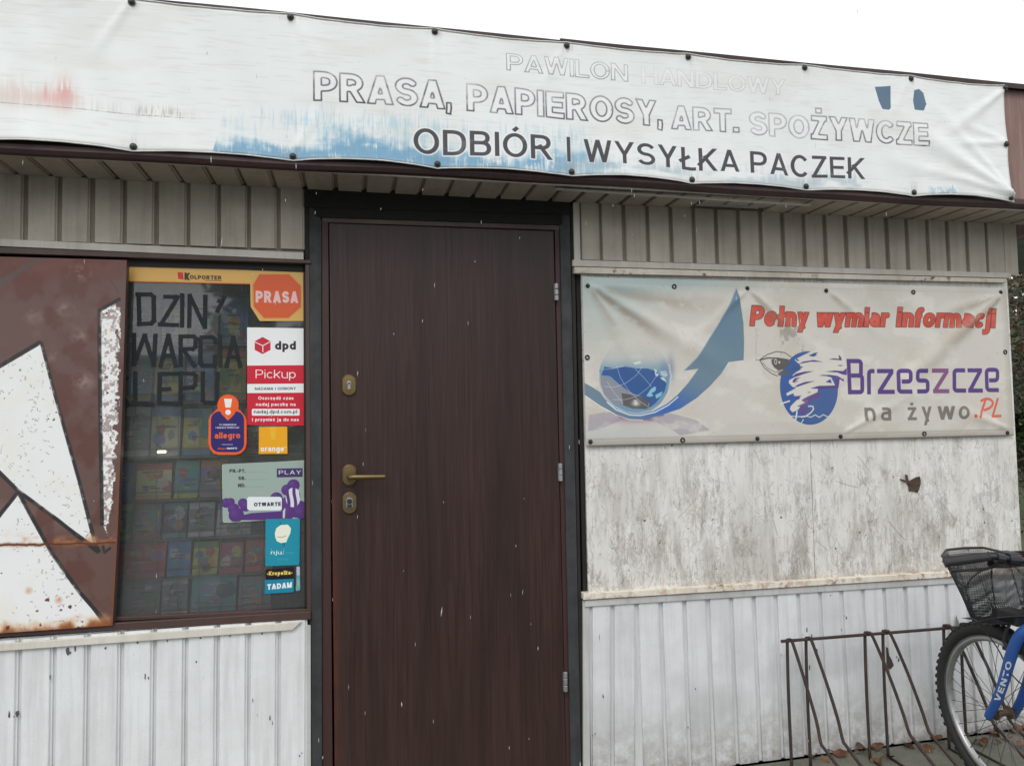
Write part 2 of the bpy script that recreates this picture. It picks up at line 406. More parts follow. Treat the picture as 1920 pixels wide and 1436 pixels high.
    def union(s, polys):
        """coverage of the union of convex polygons given in texels"""
        m = np.zeros((s.h, s.w), np.float32)
        for p in polys:
            p = np.asarray(p, float)
            ar = np.sum(p[:, 0]*np.roll(p[:, 1], -1)-np.roll(p[:, 0], -1)*p[:, 1])
            if abs(ar) < 1e-9: continue
            if ar < 0: p = p[::-1]
            x0, y0 = np.floor(p.min(0)).astype(int)-1; x1, y1 = np.ceil(p.max(0)).astype(int)+1
            x0, y0 = max(x0, 0), max(y0, 0); x1, y1 = min(x1, s.w), min(y1, s.h)
            if x1 <= x0 or y1 <= y0: continue
            gx = np.arange(x0, x1)[None, :]+.5; gy = np.arange(y0, y1)[:, None]+.5; d = np.full((y1-y0, x1-x0), 9e9)
            q = np.roll(p, -1, 0)
            for a, b in zip(p, q):
                e = b-a; L = np.hypot(*e)
                if L < 1e-9: continue
                d = np.minimum(d, ((gy-a[1])*e[0]-(gx-a[0])*e[1])/L)
            sub = m[y0:y1, x0:x1]; np.maximum(sub, np.clip(d+.5, 0, 1), out=sub)
        return m
    def text(s, st, A, B, cap, bold=.16, shear=0.0, raw=False, gap=.11, dil=0):
        """A, B: baseline left/right (survey px, or texels when raw); cap: cap height in the same unit; returns mask"""
        pl, tw = text_polys(st, bold, gap)
        if raw: a0, b0 = np.array(A, float), np.array(B, float); top = a0+np.array([0, cap])
        else: a0, b0, top = s.P([A, B, (A[0], A[1]-cap)])
        ch = top[1]-a0[1]; out = [np.stack([a0[0]+(b0[0]-a0[0])*p[:, 0]/tw+shear*p[:, 1]*ch, a0[1]+(b0[1]-a0[1])*p[:, 0]/tw+ch*p[:, 1]], 1) for p in pl]
        m = s.union(out)
        return s.dilate(m, dil) if dil else m
    def image(s, name):
        im = bpy.data.images.new(name, s.w, s.h)
        px = np.ones((s.h, s.w, 4), np.float32); px[..., :3] = np.clip(s.a, 0, 1)
        im.pixels.foreach_set(px.ravel()); im.update(); im.pack()
        return im
def printed(name, cv, rough=.5, bumps=.15, grime=.15, grimecol=(.25, .22, .18), spec=None, fine=220):
    t = NT(name); im = t.n('ShaderNodeTexImage'); im.image = cv.image(name); im.extension = 'EXTEND'
    uv = t.n('ShaderNodeUVMap'); t.L(uv.outputs[0], im.inputs[0])
    g = t.ramp(t.noise(6, 6, .65), .45, .8)
    c = t.mix(t.math('MULTIPLY', g, grime), im.outputs[0], grimecol, 'MULTIPLY' if False else 'MIX')
    if bumps: t.bump(t.noise(fine, 4, .6), bumps, .0008)
    return t.set(c, rough, 0, spec)
def sheet(name, cv, mat, parent, yfun=None, nx=1, nz=1, edge=None, thick=.0, y=None, origin=None):
    """grid sheet over the canvas rectangle, with uv; yfun(x,z)->y; edge(x,z)->(x,z) warps outline"""
    X = np.linspace(cv.x0, cv.x1, nx+1); Z = np.linspace(cv.z0, cv.z1, nz+1); vs = []; uvs = []
    for z in Z:
        for x in X:
            yy = (cv.y if y is None else y) if yfun is None else yfun(x, z)
            xx, zz = (x, z) if edge is None else edge(x, z)
            vs.append((xx, yy, zz)); uvs.append(((x-cv.x0)/(cv.x1-cv.x0), (z-cv.z0)/(cv.z1-cv.z0)))
    fs = [(j*(nx+1)+i, j*(nx+1)+i+1, (j+1)*(nx+1)+i+1, (j+1)*(nx+1)+i) for j in range(nz) for i in range(nx)]
    a = np.array(vs); org = Vector(((cv.x0+cv.x1)/2, float(a[:, 1].mean()), cv.z0)) if origin is None else Vector(origin)
    me = bpy.data.meshes.new(name); me.from_pydata([tuple(Vector(v)-org) for v in vs], [], fs)
    uvl = me.uv_layers.new(name='UVMap')
    for lp in me.loops: uvl.data[lp.index].uv = uvs[lp.vertex_index]
    me.polygons.foreach_set('use_smooth', [True]*len(me.polygons))
    me.materials.append(mat); o = link(name, me, parent, org)
    if thick:
        so = o.modifiers.new('thickness', 'SOLIDIFY'); so.thickness = thick; so.offset = -1
    return o
exec_parts = True

# ================================================================== MATERIALS OF THE KIOSK
M = {}
M['clad_up'] = weathered('beige grimy siding', (.50, .45, .38), (.18, .145, .11), .42, .32, rough=.45, bumps=.1)
M['clad_soffit'] = weathered('soffit siding', (.46, .405, .33), (.16, .125, .09), .5, .3, rough=.5, bumps=.1)
M['clad_low'] = weathered('white siding', (.80, .82, .83), (.40, .40, .38), .30, .38, rough=.42, bumps=.12, rnd=.03)
M['clad_low2'] = weathered('white siding right', (.77, .785, .80), (.36, .36, .36), .32, .34, rough=.45, bumps=.15, rnd=.05, scale=4.5, splash=.32)
M['groove_up'] = weathered('siding groove grime', (.34, .29, .225), (.10, .075, .05), .5, .5, rough=.7)
M['groove_low'] = weathered('siding groove', (.72, .73, .74), (.32, .32, .32), .3, .3, rough=.6)
M['trim_white'] = weathered('cream trim', (.76, .73, .66), (.38, .33, .26), .4, .3, rough=.4)
M['trim_grey'] = weathered('grey trim', (.60, .60, .59), (.28, .27, .25), .5, .4, rough=.45)
M['trim_up'] = weathered('beige trim', (.58, .55, .49), (.26, .22, .17), .4, .3, rough=.4)
M['rusty'] = weathered('cream rail with rust', (.66, .61, .53), (.33, .26, .19), .5, .3, rust=.55, rough=.5)
M['rusty2'] = weathered('cream rail rusting', (.80, .76, .68), (.50, .40, .27), .5, .35, rust=.8, rough=.5, rustcol=(.42, .15, .03))
M['brown'] = weathered('brown painted steel', (.085, .047, .040), (.04, .026, .022), .5, .4, rough=.38, bumps=.3)
M['brown_shut'] = weathered('brown painted sheet', (.10, .05, .042), (.05, .03, .027), .5, .4, rough=.38, bumps=.3)
M['fascia'] = weathered('brown fascia', (.055, .024, .022), (.02, .013, .012), .6, .6, rough=.5, bumps=.3)
M['fascia_face'] = weathered('weathered brown fascia', (.20, .10, .082), (.36, .27, .24), .45, .6, rough=.6, bumps=.3)
M['jamb'] = weathered('peeling grey blue paint', (.042, .046, .048), (.016, .018, .019), .8, .5, rough=.6, bumps=.8, scale=9)
M['lintel'] = weathered('lintel with dirt and painted shade', (.012, .0115, .011), (.02, .02, .019), .5, .3, rough=.92, bumps=.8)  # dirt and shadow are both put into this near-black colour
M['black'] = plain('black rubber', (.012, .012, .012), .6)
M['dark'] = plain('dark gap', (.02, .018, .016), .8)  # near-black colour stands in for shade inside open gaps
M['inside'] = plain('shop interior', (.55, .54, .52), .8)
M['brass'] = weathered('aged brass', (.25, .18, .085), (.13, .09, .045), .4, .1, rough=.34, metal=.85, bumps=.1)
M['steel'] = plain('galvanised steel', (.42, .43, .44), .42, .7)
M['chrome'] = plain('worn chrome', (.6, .6, .6), .25, 1.0, bumps=0)
M['screw'] = plain('dark bolt head', (.05, .05, .052), .45, .5)
M['eyelet'] = plain('eyelet ring', (.035, .03, .028), .4, .6)
M['eyehole'] = plain('eyelet hole', (.5, .48, .44), .7)
M['concrete'] = weathered('concrete', (.30, .29, .27), (.13, .13, .11), .6, 0, rough=.9, bumps=.6)
M['roof'] = weathered('roof felt', (.08, .075, .07), (.04, .04, .04), .6, 0, rough=.9)

# wood grain for the door leaf
t = NT('dark brown wood film'); v = t.mapv((26, 1, .55))
g1 = t.noise(3.2, 8, .62, v, 1.1); v2 = t.mapv((190, 1, 2.2)); g2 = t.noise(1.6, 4, .6, v2)
v3 = t.mapv((5.5, 1, .45)); g3 = t.noise(1.0, 4, .5, v3, 1.5)
c = t.mix(t.ramp(g1, .36, .66), (.027, .0125, .0112), (.049, .0245, .0210))
c = t.mix(t.ramp(g2, .48, .70, 0, .55), c, (.070, .040, .035))
c = t.mix(t.ramp(g3, .45, .72, 0, .5), c, (.017, .0095, .0085))
sx = t.n('ShaderNodeSeparateXYZ'); t.L(t.pos, sx.inputs[0])
edge_ = t.math('MULTIPLY', t.ramp(sx.outputs[0], -.072, -.035, 1, 0), t.ramp(t.noise(9, 4, .6), .3, .62))
edge_ = t.math('MULTIPLY', edge_, t.ramp(sx.outputs[2], 1.33, 1.15, 0, .85))
c = t.mix(edge_, c, (.11, .032, .016))
low = t.ramp(sx.outputs[2], .55, .0, 0, .35); c = t.mix(low, c, (.05, .028, .024))
t.bump(g2, .15, .0006); M['door'] = t.set(c, .40, 0, .4)
M['door_stop'] = weathered('reddish brown door stop', (.055, .022, .02), (.03, .014, .012), .4, .4, rough=.45)

# ================================================================== GROUND
def ground_mat(name, a, b, c2, sc1=2.0, bumps=.6):
    t = NT(name); n = t.noise(sc1, 7, .65); c = t.mix(t.ramp(n, .35, .65), a, b)
    c = t.mix(t.ramp(t.noise(60, 4, .7), .55, .7, 0, .6), c, c2); t.bump(t.noise(90, 6, .7), bumps, .01)
    return t.set(c, t.ramp(n, .3, .7, .55, .9))
M['asphalt'] = ground_mat('damp asphalt', (.085, .085, .085), (.13, .13, .125), (.05, .05, .05))
M['paving'] = ground_mat('mossy concrete paving', (.17, .165, .135), (.11, .115, .08), (.08, .075, .06), 5)
M['leafy'] = ground_mat('leaf covered soil', (.11, .065, .035), (.07, .05, .025), (.17, .09, .04), 3)
M['lawn'] = ground_mat('wet lawn', (.045, .07, .02), (.07, .075, .03), (.12, .08, .035), 3)
def flat(name, x0, y0, x1, y1, z, m, kind='structure'):
    b = MB(); b.add([(x0, y0, z), (x1, y0, z), (x1, y1, z), (x0, y1, z)], [(0, 1, 2, 3)]); o = b.build(name, m); o['kind'] = kind; return o
flat('ground', -250, -250, 250, 250, 0.0, M['lawn'])
flat('road', -90, -13, 90, -4.2, .008, M['asphalt'])
flat('path', -30, -4.2, 14, 2.5, .012, M['asphalt'])
flat('leafy_ground', 14.0, -2, 60, 40, .012, M['leafy'])

# ================================================================== KIOSK
KX0, KX1, KD = -2.6, 3.105, 2.6
kiosk = empty('kiosk', (0.25, 1.2, 0), 'shabby white newspaper kiosk with faded banner, brown door and grimy siding', 'kiosk')
def kbox(name, a, b, m, bevel=0): q = MB(); q.box(a, b); return q.build(name, m, kiosk, bevel=bevel)
ZS = 2.398                                   # soffit height
ZL, ZR = 2.128, 2.120                        # lower edge of the upper siding, left / right of the door
# carcass
kbox('back_wall', (KX0, KD-.08, 0), (KX1, KD, 2.42), M['inside'])
kbox('end_wall', (KX0, .03, 0), (KX0+.06, KD-.08, 2.42), M['clad_low'])
kbox('end_wall', (KX1-.06, .05, 0), (KX1, KD-.08, 2.42), M['clad_low'])
kbox('floor_slab', (KX0+.06, .05, 0), (KX1-.06, KD-.08, .06), M['concrete'])
kbox('ceiling', (KX0, .03, 2.42), (KX1, KD, 2.45), M['inside'])
kbox('roof_deck', (KX0-.2, -.235, 2.86), (3.38, KD+.2, 2.90), M['roof'])
# wall sheets behind the siding
kbox('wall_sheet', (KX0, .004, 0), (-.176, .03, .755), M['groove_low'])
kbox('wall_sheet', (KX0, .004, 2.11), (-.176, .03, 2.45), M['groove_up'])
kbox('wall_sheet', (KX0, .005, .755), (-1.86, .03, 2.11), M['groove_low'])
kbox('wall_sheet', (.932, .004, 2.118), (3.10, .03, 2.45), M['groove_up'])
kbox('wall_sheet', (.945, .004, 0), (3.09, .03, .735), M['groove_low'])
kbox('wall_sheet', (.932, .018, .735), (3.09, .045, 2.118), M['dark'])

def board_mesh(TL, TR, BR, BL, h=.009, lip=.007):
    """siding board with raised face, chamfered edges and a small lip, seen from -y"""
    b = MB(); prof = [(0, .004), (.0012, -h+.001), (.0028, -h)]
    wT = (TR-TL); wB = (BR-BL)
    def row(A, w):
        L = w.length; d = w/L; xs = [(0, .004), (.001, -h+.0015), (.003, -h), (L-.003, -h), (L-.001, -h+.0015), (L, -.002), (L+lip, -.0015), (L+lip+.0005, .004)]
        return [A+d*x+Vector((0, y, 0)) for x, y in xs]
    top, bot = row(TL, wT), row(BL, wB); n = len(top)
    b.add(bot+top, [(i, i+1, n+i+1, n+i) for i in range(n-1)]+[tuple(range(n-1, -1, -1)), tuple(n+i for i in range(n))])
    return b
def siding(edges, ztop, zbot, ypx, m, lip=.006, ybot=None, dx=None):
    """edges: survey x of (board left, board right) at image row ypx(x)"""
    for (a, c) in edges:
        P = []
        for x in (a, c):
            T = W(x, ypx(x)); 
            if dx is None: Bx = T.x
            else:
                q = W(x+dx(x), 1436); k = (ztop(T.x)-zbot)/(T.z-q.z); Bx = T.x+(q.x-T.x)*k
            P.append((T.x, Bx))
        TL = Vector((P[0][0], 0, ztop(P[0][0]))); TR = Vector((P[1][0], 0, ztop(P[1][0])))
        BL = Vector((P[0][1], 0, zbot)); BR = Vector((P[1][1], 0, zbot))
        board_mesh(TL, TR, BR, BL, lip=lip).build('siding_board', m, kiosk)
# upper left
g = [(-18, -6), (42, 54.8), (106, 118), (167, 179.6), (228, 239), (287, 299), (347.6, 357.6), (405, 414.5), (461, 470.6), (516, 526), (568, 0)]
e = [(g[i][1], g[i+1][0]) for i in range(len(g)-1)]
pitch = 61; xs = -18
while xs > -640:
    e.append((xs-pitch+12, xs)); xs -= pitch; pitch += .8
siding(e, lambda x: 2.392, 2.155, lambda x: 340+.05*x, M['clad_up'], lip=.005)
# upper right
g = [(0, 1088), (1120, 1126.7), (1163, 1171), (1207.5, 1215), (1251, 1259), (1294, 1301.5), (1336, 1343.5), (1377.5, 1385), (1419, 1426.6), (1460, 1468), (1500, 1507.5), (1539, 1547), (1578, 1586),
     (1617.5, 1625), (1655, 1663), (1693, 1700), (1732, 1738.5), (1769, 1776), (1805.5, 1812), (1843, 1848), (1879, 1886)]
e = [(g[i][1], g[i+1][0]) for i in range(len(g)-1)]
siding(e, lambda x: 2.392, 2.150, lambda x: 330+.05*x, M['clad_up'], lip=.005)
q = MB(); q.hexa([(W(1074, 384).x, -.006, 2.146), (W(1085.5, 384).x, -.006, 2.146), (W(1085.5, 384).x, -.006, 2.393), (W(1074, 384).x, -.006, 2.393)], .012); q.build('edge_trim', M['trim_up'], kiosk, bevel=.0015)
q = MB(); q.box((3.088, -.012, 2.140), (3.128, .0035, 2.395)); q.box((3.125, -.010, 2.140), (3.165, .05, 2.395)); q.build('corner_trim', M['clad_up'], kiosk, bevel=.002)
# lower left
g = [(0, -27), (31, 43), (96, 107.6), (160, 171.5), (222, 234), (284, 295), (343.4, 354), (403, 413), (461, 471), (517.6, 527.5), (573, 0)]
e = [(g[i][1], g[i+1][0]) for i in range(len(g)-1)]
xs = -38; pitch = 66
while xs > -700:
    e.append((xs-pitch+12, xs)); xs -= pitch; pitch += 1
siding(e, lambda x: .752, .015, lambda x: 1222-.075*x, M['clad_low'], lip=.0065, dx=lambda x: -3.6+.0045*x)
# lower right: one upright sheet, then a second that has slipped and leans
e = [(1110, 1143), (1151, 1188)]
siding(e, lambda x: .722, .01, lambda x: 1205-.061*x, M['clad_low2'], lip=.005, dx=lambda x: 0.5)
g = [(0, 1196), (1233.5, 1241), (1277.4, 1285), (1321, 1329.5), (1365, 1372.5), (1407.5, 1415), (1449, 1456), (1491, 1498), (1532, 1538.5), (1571.7, 1579), (1612, 1619), (1652, 1658.4), (1691, 1698),
     (1729.5, 1737), (1768, 1775), (1806, 1813), (1843, 1849), (1879, 1885), (1913, 0)]
e = [(g[i][1], g[i+1][0]) for i in range(len(g)-1)]
siding(e, lambda x: .716, .01, lambda x: 1205-.061*x, M['clad_low2'], lip=.005, dx=lambda x: 10.5+.017*(x-1196) if x > 1200 else 10.5)

def band(name, pts, m, y0=-.014, dy=.018, bevel=.0015, parent=None):
    """pts: four survey corners (bottom-left, bottom-right, top-right, top-left) on the plane y0"""
    q = MB(); q.hexa([W(a, b, y0) for a, b in pts], dy); return q.build(name, m, parent or kiosk, bevel=bevel)
# trims
band('siding_trim', [(-640, 433), (569, 487), (569, 473.5), (-640, 419)], M['trim_up'])
band('siding_trim', [(1074, 499), (1896, 521.5), (1896, 512), (1074, 487)], M['trim_up'])
band('rusty_rail', [(1077, 512), (1888, 530), (1888, 522.5), (1077, 500.5)], M['rusty'], y0=-.022, dy=.03)
band('siding_trim', [(-700, 1271), (548, 1181), (565, 1165.5), (-700, 1259)], M['trim_white'], y0=-.02, dy=.024)
band('rusty_rail', [(1094, 1124.5), (1930, 1073), (1930, 1062.5), (1094, 1113)], M['rusty2'], y0=-.024, dy=.045)
band('siding_trim', [(1097, 1137.5), (1925, 1085), (1925, 1073.5), (1097, 1125.5)], M['trim_grey'], y0=-.016, dy=.022)
band('edge_trim', [(1094, 1436+60), (1107.5, 1436+60), (1104.6, 1137.5), (1093.5, 1126)], M['trim_grey'], y0=-.008, dy=.02)
# ---- soffit boards running out to the fascia
gs = [(-98, -87), (-34, -24), (30, 40), (94, 103.6), (156, 167), (217, 228), (278, 289), (340, 349), (398, 407), (455, 464), (512, 521), (568, 577), (624, 634), (678, 687), (731, 740), (782, 790), (832, 840), (881, 889), (929, 937), (976, 984),
      (1026, 1034), (1070, 1078), (1113, 1121), (1156, 1164), (1200, 1208), (1243, 1251), (1289, 1293)]
gs2 = [(1424, 1428), (1467, 1473), (1507, 1514), (1547, 1553), (1586, 1593), (1624, 1631), (1661.6, 1669), (1700.5, 1708), (1738.5, 1745), (1776, 1783), (1812, 1819), (1849, 1855), (1885, 1892), (1921, 1927), (1956, 1962), (1990, 1996)]
def soffit_board(x0, x1, ya=-.012, yb=-.236):
    b = MB(); h = .008
    pr = [(x0, ZS+.004), (x0+.001, ZS-h+.0015), (x0+.003, ZS-h), (x1-.003, ZS-h), (x1-.001, ZS-h+.0015), (x1, ZS-.002), (x1+.006, ZS-.001), (x1+.0065, ZS+.004)]
    v = [(x, ya, z) for x, z in pr]+[(x, yb, z) for x, z in pr]; n = len(pr)
    b.add(v, [(i, n+i, n+i+1, i+1) for i in range(n-1)]+[tuple(range(n)), tuple(range(2*n-1, n-1, -1))])
    return b.build('soffit_board', M['clad_soffit'], kiosk)
def sxw(px): return W(px, 325+.05*px).x
for gg in (gs, gs2):
    for i in range(len(gg)-1): soffit_board(sxw(gg[i][1]), sxw(gg[i+1][0]))
x = sxw(-98)
while x > KX0-.15: soffit_board(x-.112, x); x -= .127
xa, xb = sxw(1293), sxw(1424)
for i in range(3):                            # boards cut short at the open hatch
    w_ = (xb-xa)/3; soffit_board(xa+i*w_+.012, xa+(i+1)*w_, -.085, -.236)
kbox('soffit_sheet', (KX0-.18, -.238, ZS+.006), (xa, .004, ZS+.012), M['groove_up'])
kbox('soffit_sheet', (xb, -.238, ZS+.006), (3.34, .004, ZS+.012), M['groove_up'])
kbox('soffit_sheet', (xa, -.238, ZS+.006), (xb, -.085, ZS+.012), M['groove_up'])
kbox('hatch_void_sheet', (xa+.002, -.083, ZS+.10), (xb-.002, .003, ZS+.11), M['dark'])  # dark sheet paints in the unlit void above the open hatch
q = MB(); a = W(1292, 396, -.004); q.box((xa+.01, -.045, ZS-.004), (xb-.03, -.038, ZS+.002)); q.box((xa+.02, -.07, ZS-.006), (xb-.01, -.062, ZS)); q.build('hatch_strip', M['trim_grey'], kiosk)
kbox('soffit_trim', (KX0-.18, -.248, ZS-.018), (3.36, -.2385, ZS-.0005), M['trim_up'], bevel=.001)
q = MB(); q.obox((W(1290, 358, -.2).x, -.196, ZS-.022), (.56, .0, -.006), (0, .012, 0), (0, 0, .0012)); q.build('loose_strip', M['trim_grey'], kiosk)
# ---- fascia behind the banner, rolled lower edge, roof flashing
ZF0, ZF1 = 2.385, 2.935
def wob(x, s=0): return .0035*math.sin(x*2.3+s)+.002*math.sin(x*7.1+s*2)
q = MB()
pr = [(-.245, ZF1), (-.245, ZF0+.045), (-.262, ZF0+.04), (-.275, ZF0+.028), (-.276, ZF0+.012), (-.268, ZF0), (-.252, ZF0-.004), (-.246, ZF0+.004)]
XS = np.linspace(KX0-.2, 3.4, 60)
vs = [(x, y+wob(x, 1)*.4, z+wob(x)) for x in XS for (y, z) in pr]; n = len(pr)
q.add(vs, [(i*n+k, (i+1)*n+k, (i+1)*n+k+1, i*n+k+1) for i in range(59) for k in range(n-1)])
q.build('fascia', M['fascia'], kiosk, smooth=False)
kbox('fascia_end', (3.38, -.25, ZF0), (3.40, KD+.2, ZF1), M['fascia_face'])
q = MB(); q.hexa([(2.80, -.2475, 2.432), (3.40, -.2475, 2.432), (3.40, -.2475, 2.93), (2.80, -.2475, 2.93)], .001); q.build('fascia_panel', M['fascia_face'], kiosk)
for (xa_, xb_, dz) in ((KX0-.22, .86, 0), (.80, 3.42, .006)):
    q = MB(); N = 26; XS = np.linspace(xa_, xb_, N); pr = [(.0, ZF1+.012), (-.262, ZF1+.012), (-.272, ZF1+.006), (-.272, ZF1-.016), (-.266, ZF1-.016), (-.264, ZF1+.004)]
    n = len(pr); q.add([(x, y-dz*.4, z+dz+wob(x, 2)*.5) for x in XS for y, z in pr], [(i*n+k, (i+1)*n+k, (i+1)*n+k+1, i*n+k+1) for i in range(N-1) for k in range(n-1)])
    q.build('roof_flashing', M['fascia'], kiosk)
# ---- door with its frame
def vband(name, pts, m, y0, dy, par, bevel=.002): q = MB(); q.hexa([W(a, b, y0) for a, b in pts], dy); return q.build(name, m, par, bevel=bevel)
xL, xR = -.158, .910
frame = MB()
frame.hexa([W(585.5, 1500, -.004), W(604, 1500, -.004), W(602.5, 412, -.004), W(579.5, 376, -.004)], .07)
door_frame = frame.build('door_frame', M['jamb'], kiosk, bevel=.002)
q = MB(); q.hexa([W(1071.5, 1500, -.004), W(1091.5, 1500, -.004), W(1068, 376, -.004), W(1049.5, 412, -.004)], .07); q.build('jamb', M['jamb'], door_frame, bevel=.002)
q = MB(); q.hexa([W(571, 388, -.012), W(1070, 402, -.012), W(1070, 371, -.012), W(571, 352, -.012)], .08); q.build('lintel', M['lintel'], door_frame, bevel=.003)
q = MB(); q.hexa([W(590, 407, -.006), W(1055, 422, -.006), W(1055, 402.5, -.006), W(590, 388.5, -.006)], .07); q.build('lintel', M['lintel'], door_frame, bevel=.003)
q = MB(); q.hexa([W(604, 417, .002), W(1049, 432, .002), W(1049, 422.5, .002), W(604, 407.5, .002)], .06); q.build('lintel', M['brown'], door_frame, bevel=.002)
for pts in ([(604.5, 1500), (624.2, 1500), (615.5, 418), (603, 408)], [(1063, 1500), (1071, 1500), (1049, 424), (1040, 433)]):
    q = MB(); q.hexa([W(a, b, .004) for a, b in pts], .06); q.build('door_stop', M['door_stop'], door_frame, bevel=.0015)
q = MB(); q.hexa([(-.066, -.002, .07), (.838, -.002, .07), (W(1038, 433, -.002)), (W(617, 418, -.002))], .045)
door = q.build('door', M['door'], kiosk, bevel=.003)
kbox('threshold', (-.17, -.03, .0), (.93, .06, .062), M['concrete'], bevel=.004)
# open seams beside the frame, shade put in as dark strips, plus pale caulk
band('seam_strip', [(584, 1500), (585.4, 1500), (579.3, 380), (570, 380)], M['dark'], y0=.001, dy=.03, bevel=0)
band('seam_strip', [(575, 1500), (583, 1500), (582.5, 1172), (574.5, 1172)], M['trim_grey'], y0=-.003, dy=.02)
band('seam_strip', [(1092, 1500), (1096, 1500), (1076, 384), (1069, 384)], M['dark'], y0=.003, dy=.03, bevel=0)
# hinges
for (x, y0, y1) in ((1043.5, 531, 564), (1051, 868, 902.5), (1060.5, 1259, 1297)):
    a, b = W(x, y0, -.012), W(x, y1, -.012); h = MB(); xx = (a.x+b.x)/2; z0, z1 = b.z, a.z; L = (z1-z0)
    for k in range(3): h.lathe((xx, -.010, z0+L*k/3+.001), (0, 0, 1), [(.0065, 0), (.0085, .002), (.0085, L/3-.004), (.0065, L/3-.002)], 12)
    h.box((xx-.009, -.006, z0+.004), (xx+.009, -.003, z1-.004)); h.build('hinge', M['steel'], door)
# furniture
def oval(b, c, rx, rz, y0, y1, n=36, ch=.004, mi=0):
    pts = []
    for k in range(n):
        a = 2*PI*k/n; hx = max(0, rz-rx); z = (rx*math.sin(a)+(hx if math.sin(a) > 0 else -hx if math.sin(a) < 0 else 0)); pts.append((rx*math.cos(a), z))
    rings = [(1, y0), (1, y1+ch), (1-ch/rx*.7, y1), (.45, y1-.001)]
    v = [(c[0]+p[0]*s_, yy, c[2]+p[1]*s_) for s_, yy in rings for p in pts]
    b.add(v, [(i*n+k, i*n+(k+1) % n, (i+1)*n+(k+1) % n, (i+1)*n+k) for i in range(3) for k in range(n)]+[tuple(3*n+k for k in range(n))], mi)
def lockplate(px, py, chrome):
    c = W(px, py, -.006); b = MB(); oval(b, c, .0275, .042, -.002, -.011); lp = b.build('lock_plate', M['brass'], door, smooth=False)
    k = MB()
    if chrome: oval(k, c, .0155, .0235, -.010, -.015, ch=.002); k.build('lock_cylinder', M['chrome'], lp); k = MB(); k.lathe((c.x, -.0145, c.z+.008), (0, -1, 0), [(.010, 0), (.010, .003), (.008, .0045)], 16); k.box((c.x-.008, -.0165, c.z-.019), (c.x+.008, -.0152, c.z-.004)); k.build('keyhole', M['screw'], lp)
    else:
        k.lathe((c.x, -.0105, c.z+.007), (0, -1, 0), [(.0085, 0), (.0085, .0025), (.007, .003)], 16); k.box((c.x-.005, -.0135, c.z-.016), (c.x+.005, -.0105, c.z+.006)); k.build('lock_cylinder', M['steel'], lp)
        k = MB(); k.box((c.x-.006, -.0150, c.z+.0065), (c.x+.006, -.0137, c.z+.0085)); k.build('keyhole', M['black'], lp)
lockplate(654.5, 722, False); lockplate(655.5, 943, True)
c = W(655, 891, -.006); b = MB(); oval(b, c, .0275, .042, -.002, -.013, ch=.006); rz = b.build('handle_rose', M['brass'], door)
b = MB(); hz = W(657, 894, -.04).z
b.tube([(c.x, -.01, hz), (c.x, -.045, hz), (c.x+.006, -.054, hz), (c.x+.02, -.057, hz), (c.x+.07, -.057, hz-.001), (c.x+.128, -.057, hz-.002), (c.x+.135, -.057, hz-.002)], [.010, .010, .0105, .010, .0092, .0088, .0080], 14); b.build('door_handle', M['brass'], door, smooth=True)

# ================================================================== WINDOW
YG = .028
win = MB()
win.hexa([W(-320, 1212, -.012), W(583, 1161, -.012), W(583, 1146, -.012), (W(-320, 1200, -.012))], .06)
window = win.build('window', M['brown'], kiosk, bevel=.002)
def wpart(name, pts, m, y0, dy, bevel=.0015): q = MB(); q.hexa([W(a, b, y0) for a, b in pts], dy); return q.build(name, m, window, bevel=bevel)
wpart('window_frame', [(-330, 464), (583, 494), (583, 488), (-330, 449)], M['brown'], -.012, .05)
wpart('window_frame', [(575.5, 1146), (583.5, 1147), (580, 494), (572.5, 494)], M['brown'], -.004, .05)
wpart('sash_bar', [(-330, 1189), (578, 1147), (578, 1141.5), (-330, 1180)], M['brown'], .004, .03)
wpart('gasket', [(200, 1168), (577.5, 1141), (577, 1137.5), (200, 1164)], M['black'], YG-.008, .02, 0)
wpart('gasket', [(571, 1140), (577, 1140), (573.5, 494), (568.5, 494)], M['black'], YG-.008, .02, 0)
wpart('gasket', [(215, 499), (573, 509), (573, 494.5), (215, 482)], M['black'], YG-.008, .02, 0)
xw0, xw1, zw0, zw1 = -1.86, -.155, .785, 2.10
wpart('window_frame', [(-330, 1190), (-310, 1190), (-310, 464), (-330, 464)], M['brown'], -.004, .05)
gm = NT('window glass'); gl = gm.n('ShaderNodeBsdfGlossy'); gl.inputs['Roughness'].default_value = .03
tr = gm.n('ShaderNodeBsdfTransparent'); tr.inputs['Color'].default_value = (.93, .95, .95, 1)
fr = gm.n('ShaderNodeFresnel'); fr.inputs['IOR'].default_value = 1.95; ms = gm.n('ShaderNodeMixShader')
bp = gm.n('ShaderNodeBump'); bp.inputs['Strength'].default_value = .05; bp.inputs['Distance'].default_value = .01; gm.L(gm.noise(2.5, 2, .5), bp.inputs['Height']); gm.L(bp.outputs[0], gl.inputs['Normal'])
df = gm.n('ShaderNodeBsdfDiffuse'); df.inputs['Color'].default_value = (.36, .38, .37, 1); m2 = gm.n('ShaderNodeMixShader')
dirt = gm.ramp(gm.noise(7, 6, .65, gm.mapv((1, 1, .5))), .35, .8, .09, .19); gm.L(dirt, m2.inputs[0])  # grey haze that brightens the pane, mixed in along with dust film
gm.L(fr.outputs[0], ms.inputs[0]); gm.L(tr.outputs[0], ms.inputs[1]); gm.L(gl.outputs[0], ms.inputs[2])
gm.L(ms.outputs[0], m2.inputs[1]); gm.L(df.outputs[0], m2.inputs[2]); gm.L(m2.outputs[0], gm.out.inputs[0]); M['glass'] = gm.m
q = MB(); q.add([(xw0, YG, zw0-.01), (xw1, YG, zw0-.01), (xw1, YG, zw1), (xw0, YG, zw1)], [(0, 1, 2, 3)]); q.build('window_pane', M['glass'], window)
